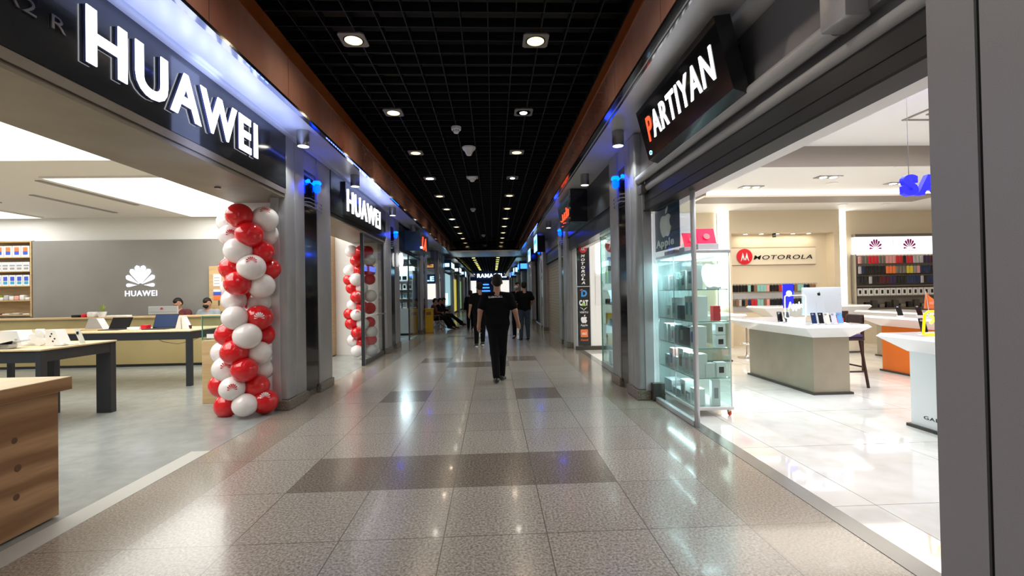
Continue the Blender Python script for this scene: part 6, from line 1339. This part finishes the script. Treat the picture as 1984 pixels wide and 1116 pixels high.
S('wall_left', MB().box(-6, -2.8, 13.70, 13.76, 0, 3.6), 'header_panel'); S('ceiling', MB().box(-6, -2.9, 13.76, 17.8, 3.0, 3.06), 'black_matte')
t = thing('glass_door', 'glass door edge beside the bluish-white lit cabinet', 'door', (-2.8, 16.5, 0))
MB().box(-2.805, -2.795, 15.6, 17.8, 0.05, 2.8).build('pane', 'clear_glass', t); MB().box(-2.82, -2.78, 15.55, 15.60, 0, 2.82).box(-2.82, -2.78, 17.78, 17.82, 0, 2.82).build('post', 'steel_dark', t)
MB().tube([(-2.72, 15.75, 1.05), (-2.72, 16.6, 1.05)], 0.015, 8).build('handle', 'steel', t, True)
t = thing('round_sign', 'small glowing white round blade sign by the second left pillar', 'sign', (-2.62, 13.55, 2.5))
MB().lathe([(0, 0), (0.20, 0), (0.20, 0.06), (0, 0.06)], (-2.68, 13.6, 2.52), 28, 'x').build('disc', 'panel_white', t); MB().tube([(-2.66, 13.6, 2.70), (-2.72, 13.6, 2.78)], 0.012, 6).build('arm', 'steel_dark', t)
t = thing('exit_sign', 'small orange-lit panel under the round white sign', 'sign', (-2.95, 14.0, 2.2))
MB().box(-3.16, -2.86, 14.2, 14.23, 2.14, 2.32).build('casing', 'steel_dark', t); MB().box(-3.13, -2.89, 14.195, 14.2, 2.17, 2.29).build('panel', 'poster_orange', t); MB().box(-3.02, -3.0, 14.2, 14.22, 2.32, 3.0).build('stem', 'steel_dark', t)
t = thing('shop_sign', 'dark projecting sign box with a red glowing mark above the third left shop', 'sign', (-2.6, 15.5, 3.1))
MB().rbox(-2.78, -2.30, 14.9, 16.9, 2.90, 3.55, 0.01).build('housing', 'steel_blue_sign', t)
for q in letters('LA', (-2.298, 15.3, 3.0), EY, EZ, 1.0, 0.42, 0.01, 0.03, 0.3): q.build('letter', 'sign_red', t)
MB().ell((-2.28, 15.1, 3.02), 0.04, 0.04, 0.04, 10, 8).build('lamp', 'sign_cyan', t, True)
# right: screens sticking out
for y, z0, z1, l in ((17.2, 3.0, 3.62, 'tall blue and white glowing screen sign above the closed tan shutter'), (20.2, 2.85, 3.40, 'second smaller blue and white glowing screen sign farther right')):
    t = thing('screen_sign', l, 'screen', (1.85, y, z0))
    MB().box(1.90, 2.26, y+0.02, y+0.08, z1-0.2, z1-0.12).build('arm', 'steel_dark', t); MB().rbox(1.62, 1.97, y, y+0.12, z0, z1, 0.01).build('housing', 'black_gloss', t)
    MB().box(1.60, 1.62, y-0.55, y+0.60, z0+0.02, z1-0.02).build('screen', 'screen_cyan', t); MB().rbox(1.62, 1.66, y-0.57, y+0.62, z0, z1, 0.004).build('bezel', 'black_gloss', t)
    MB().box(1.596, 1.60, y-0.35, y+0.40, z0+0.3, z0+0.45).build('picture', 'display_blue', t); MB().box(1.596, 1.60, y-0.45, y+0.1, z0+0.08, z0+0.2).build('picture', 'farshop_white', t)
# lit posters and fronts down the left
for (y0, y1, z0, z1, m, nm_, l) in ((26.9, 31.4, 0.75, 2.75, 'poster_glow', 'poster_panel', 'tall greenish-blue glowing poster on the far left wall'), (33.2, 36.5, 0.2, 2.6, 'poster_yellow', 'poster_panel', 'yellow-green glowing shop front panel on the far left'), (38.5, 42, 0.2, 2.6, 'poster_green', 'poster_panel', 'dim green glowing panel farthest along the left wall')):
    t = thing('light_poster', l, 'poster', (-2.87, (y0+y1)/2, z0))
    MB().box(-2.90, -2.86, y0, y1, z0, z1).build('panel', m, t); MB().box(-2.90, -2.85, y0-0.04, y0, z0-0.04, z1+0.04).box(-2.90, -2.85, y1, y1+0.04, z0-0.04, z1+0.04).box(-2.90, -2.85, y0, y1, z1, z1+0.04).build('frame', 'steel_dark', t)
    MB().box(-2.86, -2.855, y0+0.3, y0+(y1-y0)*0.6, z0+0.1, z0+(z1-z0)*0.4).build('picture', 'sign_cyan' if m == 'poster_glow' else m, t)
for (y, z, w_, l, m) in ((26.5, 3.1, 2.6, 'glowing blue and white sign over the greenish far poster', 'sign_cyan'), (33.0, 3.15, 2.4, 'small white-blue sign box on the far left', 'sign_white'), (39.5, 3.2, 2.2, 'tiny cyan sign box farther on the far left', 'sign_cyan')):
    t = thing('shop_sign', l, 'sign', (-2.6, y, z))
    MB().rbox(-2.86, -2.35, y, y+w_, z-0.25, z+0.35, 0.01).build('housing', 'steel_blue_sign', t); MB().box(-2.35, -2.34, y+0.2, y+w_*0.8, z-0.1, z+0.2).build('panel', m, t); MB().box(-2.7, -2.45, y-0.01, y, z-0.05, z+0.15).build('end_panel', m, t)
for (y, z, w_, l, m) in ((27.0, 3.0, 2.0, 'blue glowing sign box on the far right, nearest of three', 'display_blue'), (33.0, 3.1, 2.0, 'cyan glowing sign box on the far right, middle of three', 'sign_cyan'), (40.0, 3.1, 2.2, 'deep blue glowing sign box on the far right, farthest of three', 'display_blue')):
    t = thing('shop_sign', l, 'sign', (1.8, y, z))
    MB().rbox(1.55, 2.2, y, y+w_, z-0.25, z+0.35, 0.01).build('housing', 'steel_blue_sign', t); MB().box(1.54, 1.55, y+0.2, y+w_*0.8, z-0.1, z+0.2).build('panel', m, t); MB().box(1.62, 2.0, y-0.01, y, z-0.1, z+0.2).build('end_panel', m, t)
# small shop sign in the fourth left opening, facing the camera
t = thing('shop_sign', 'cyan glowing capital letters over a small white shop front beyond the yellow bin', 'sign', (-3.3, 23.4, 2.2))
MB().box(-3.7, -2.88, 23.42, 23.46, 2.05, 2.5).build('board', 'steel_blue_sign', t)
for q in letters('ELE', (-3.6, 23.41, 2.16), EX, EZ, 0.66, 0.24, 0.02, 0.03): q.build('letter', 'sign_cyan', t)
t = thing('light_box', 'white glowing shop front under the cyan letters', 'panel', (-3.3, 23.45, 1.2)); MB().box(-3.7, -2.88, 23.42, 23.46, 1.25, 2.03).build('panel', 'farshop_white', t)
t = thing('display_screen', 'warm lit screens hanging above the cyan letters', 'screen', (-3.2, 22.5, 2.9)); MB().rbox(-3.3, -2.8, 22.5, 22.56, 2.75, 3.0, 0.01).build('casing', 'black_gloss', t); MB().box(-3.26, -2.84, 22.49, 22.5, 2.79, 2.96).build('screen', 'poster_orange', t)
# end of the corridor
S('wall_back', MB().box(-3.1, 2.5, 62.0, 62.4, 0, 5.0), 'header_panel')
t = thing('shop_sign', 'white-blue glowing capitals at the far end of the corridor, cut by the walking man', 'sign', (-0.6, 61.9, 3.9))
MB().box(-2.9, 2.2, 61.85, 61.98, 3.3, 4.4).build('board', 'steel_blue_sign', t)
for q in letters('RAMACELL', (-2.05, 61.84, 3.60), EX, EZ, 3.9, 0.52, 0.03, 0.03): q.build('letter', 'sign_far', t)
for x0, x1, m, l in ((-2.9, -2.2, 'farshop_white', 'white lit shop front at the far end, left'), (0.95, 2.2, 'farshop_white', 'white lit shop front at the far end, right')):
    t = thing('lit_front', l, 'shop front', ((x0+x1)/2, 61.9, 1.4)); MB().box(x0, x1, 61.9, 61.98, 0.9, 3.2).build('panel', m, t); MB().box(x0, x1, 61.88, 61.9, 0.0, 0.9).build('lower', 'steel_dark', t)
t = thing('display_stand', 'blue glowing stacked display at the far end under the white-blue capitals', 'display', (-0.9, 60.5, 0))
for k in range(5): MB().rbox(-1.6+0.08*k, -0.2-0.08*k, 60.4, 60.8, 0.9+0.42*k, 1.05+0.42*k, 0.03).build('tier', 'display_blue', t); 
MB().cyl((-0.9, 60.6, 0.0), 0.15, 3.0, 12).build('column', 'steel_dark', t)
# light spilling from far shops
for y in (28, 34, 40, 47, 54): spot('far_shop_light', (-0.3, y, 3.6), 60, (0.85, 0.92, 1.0), 150, 0.8)
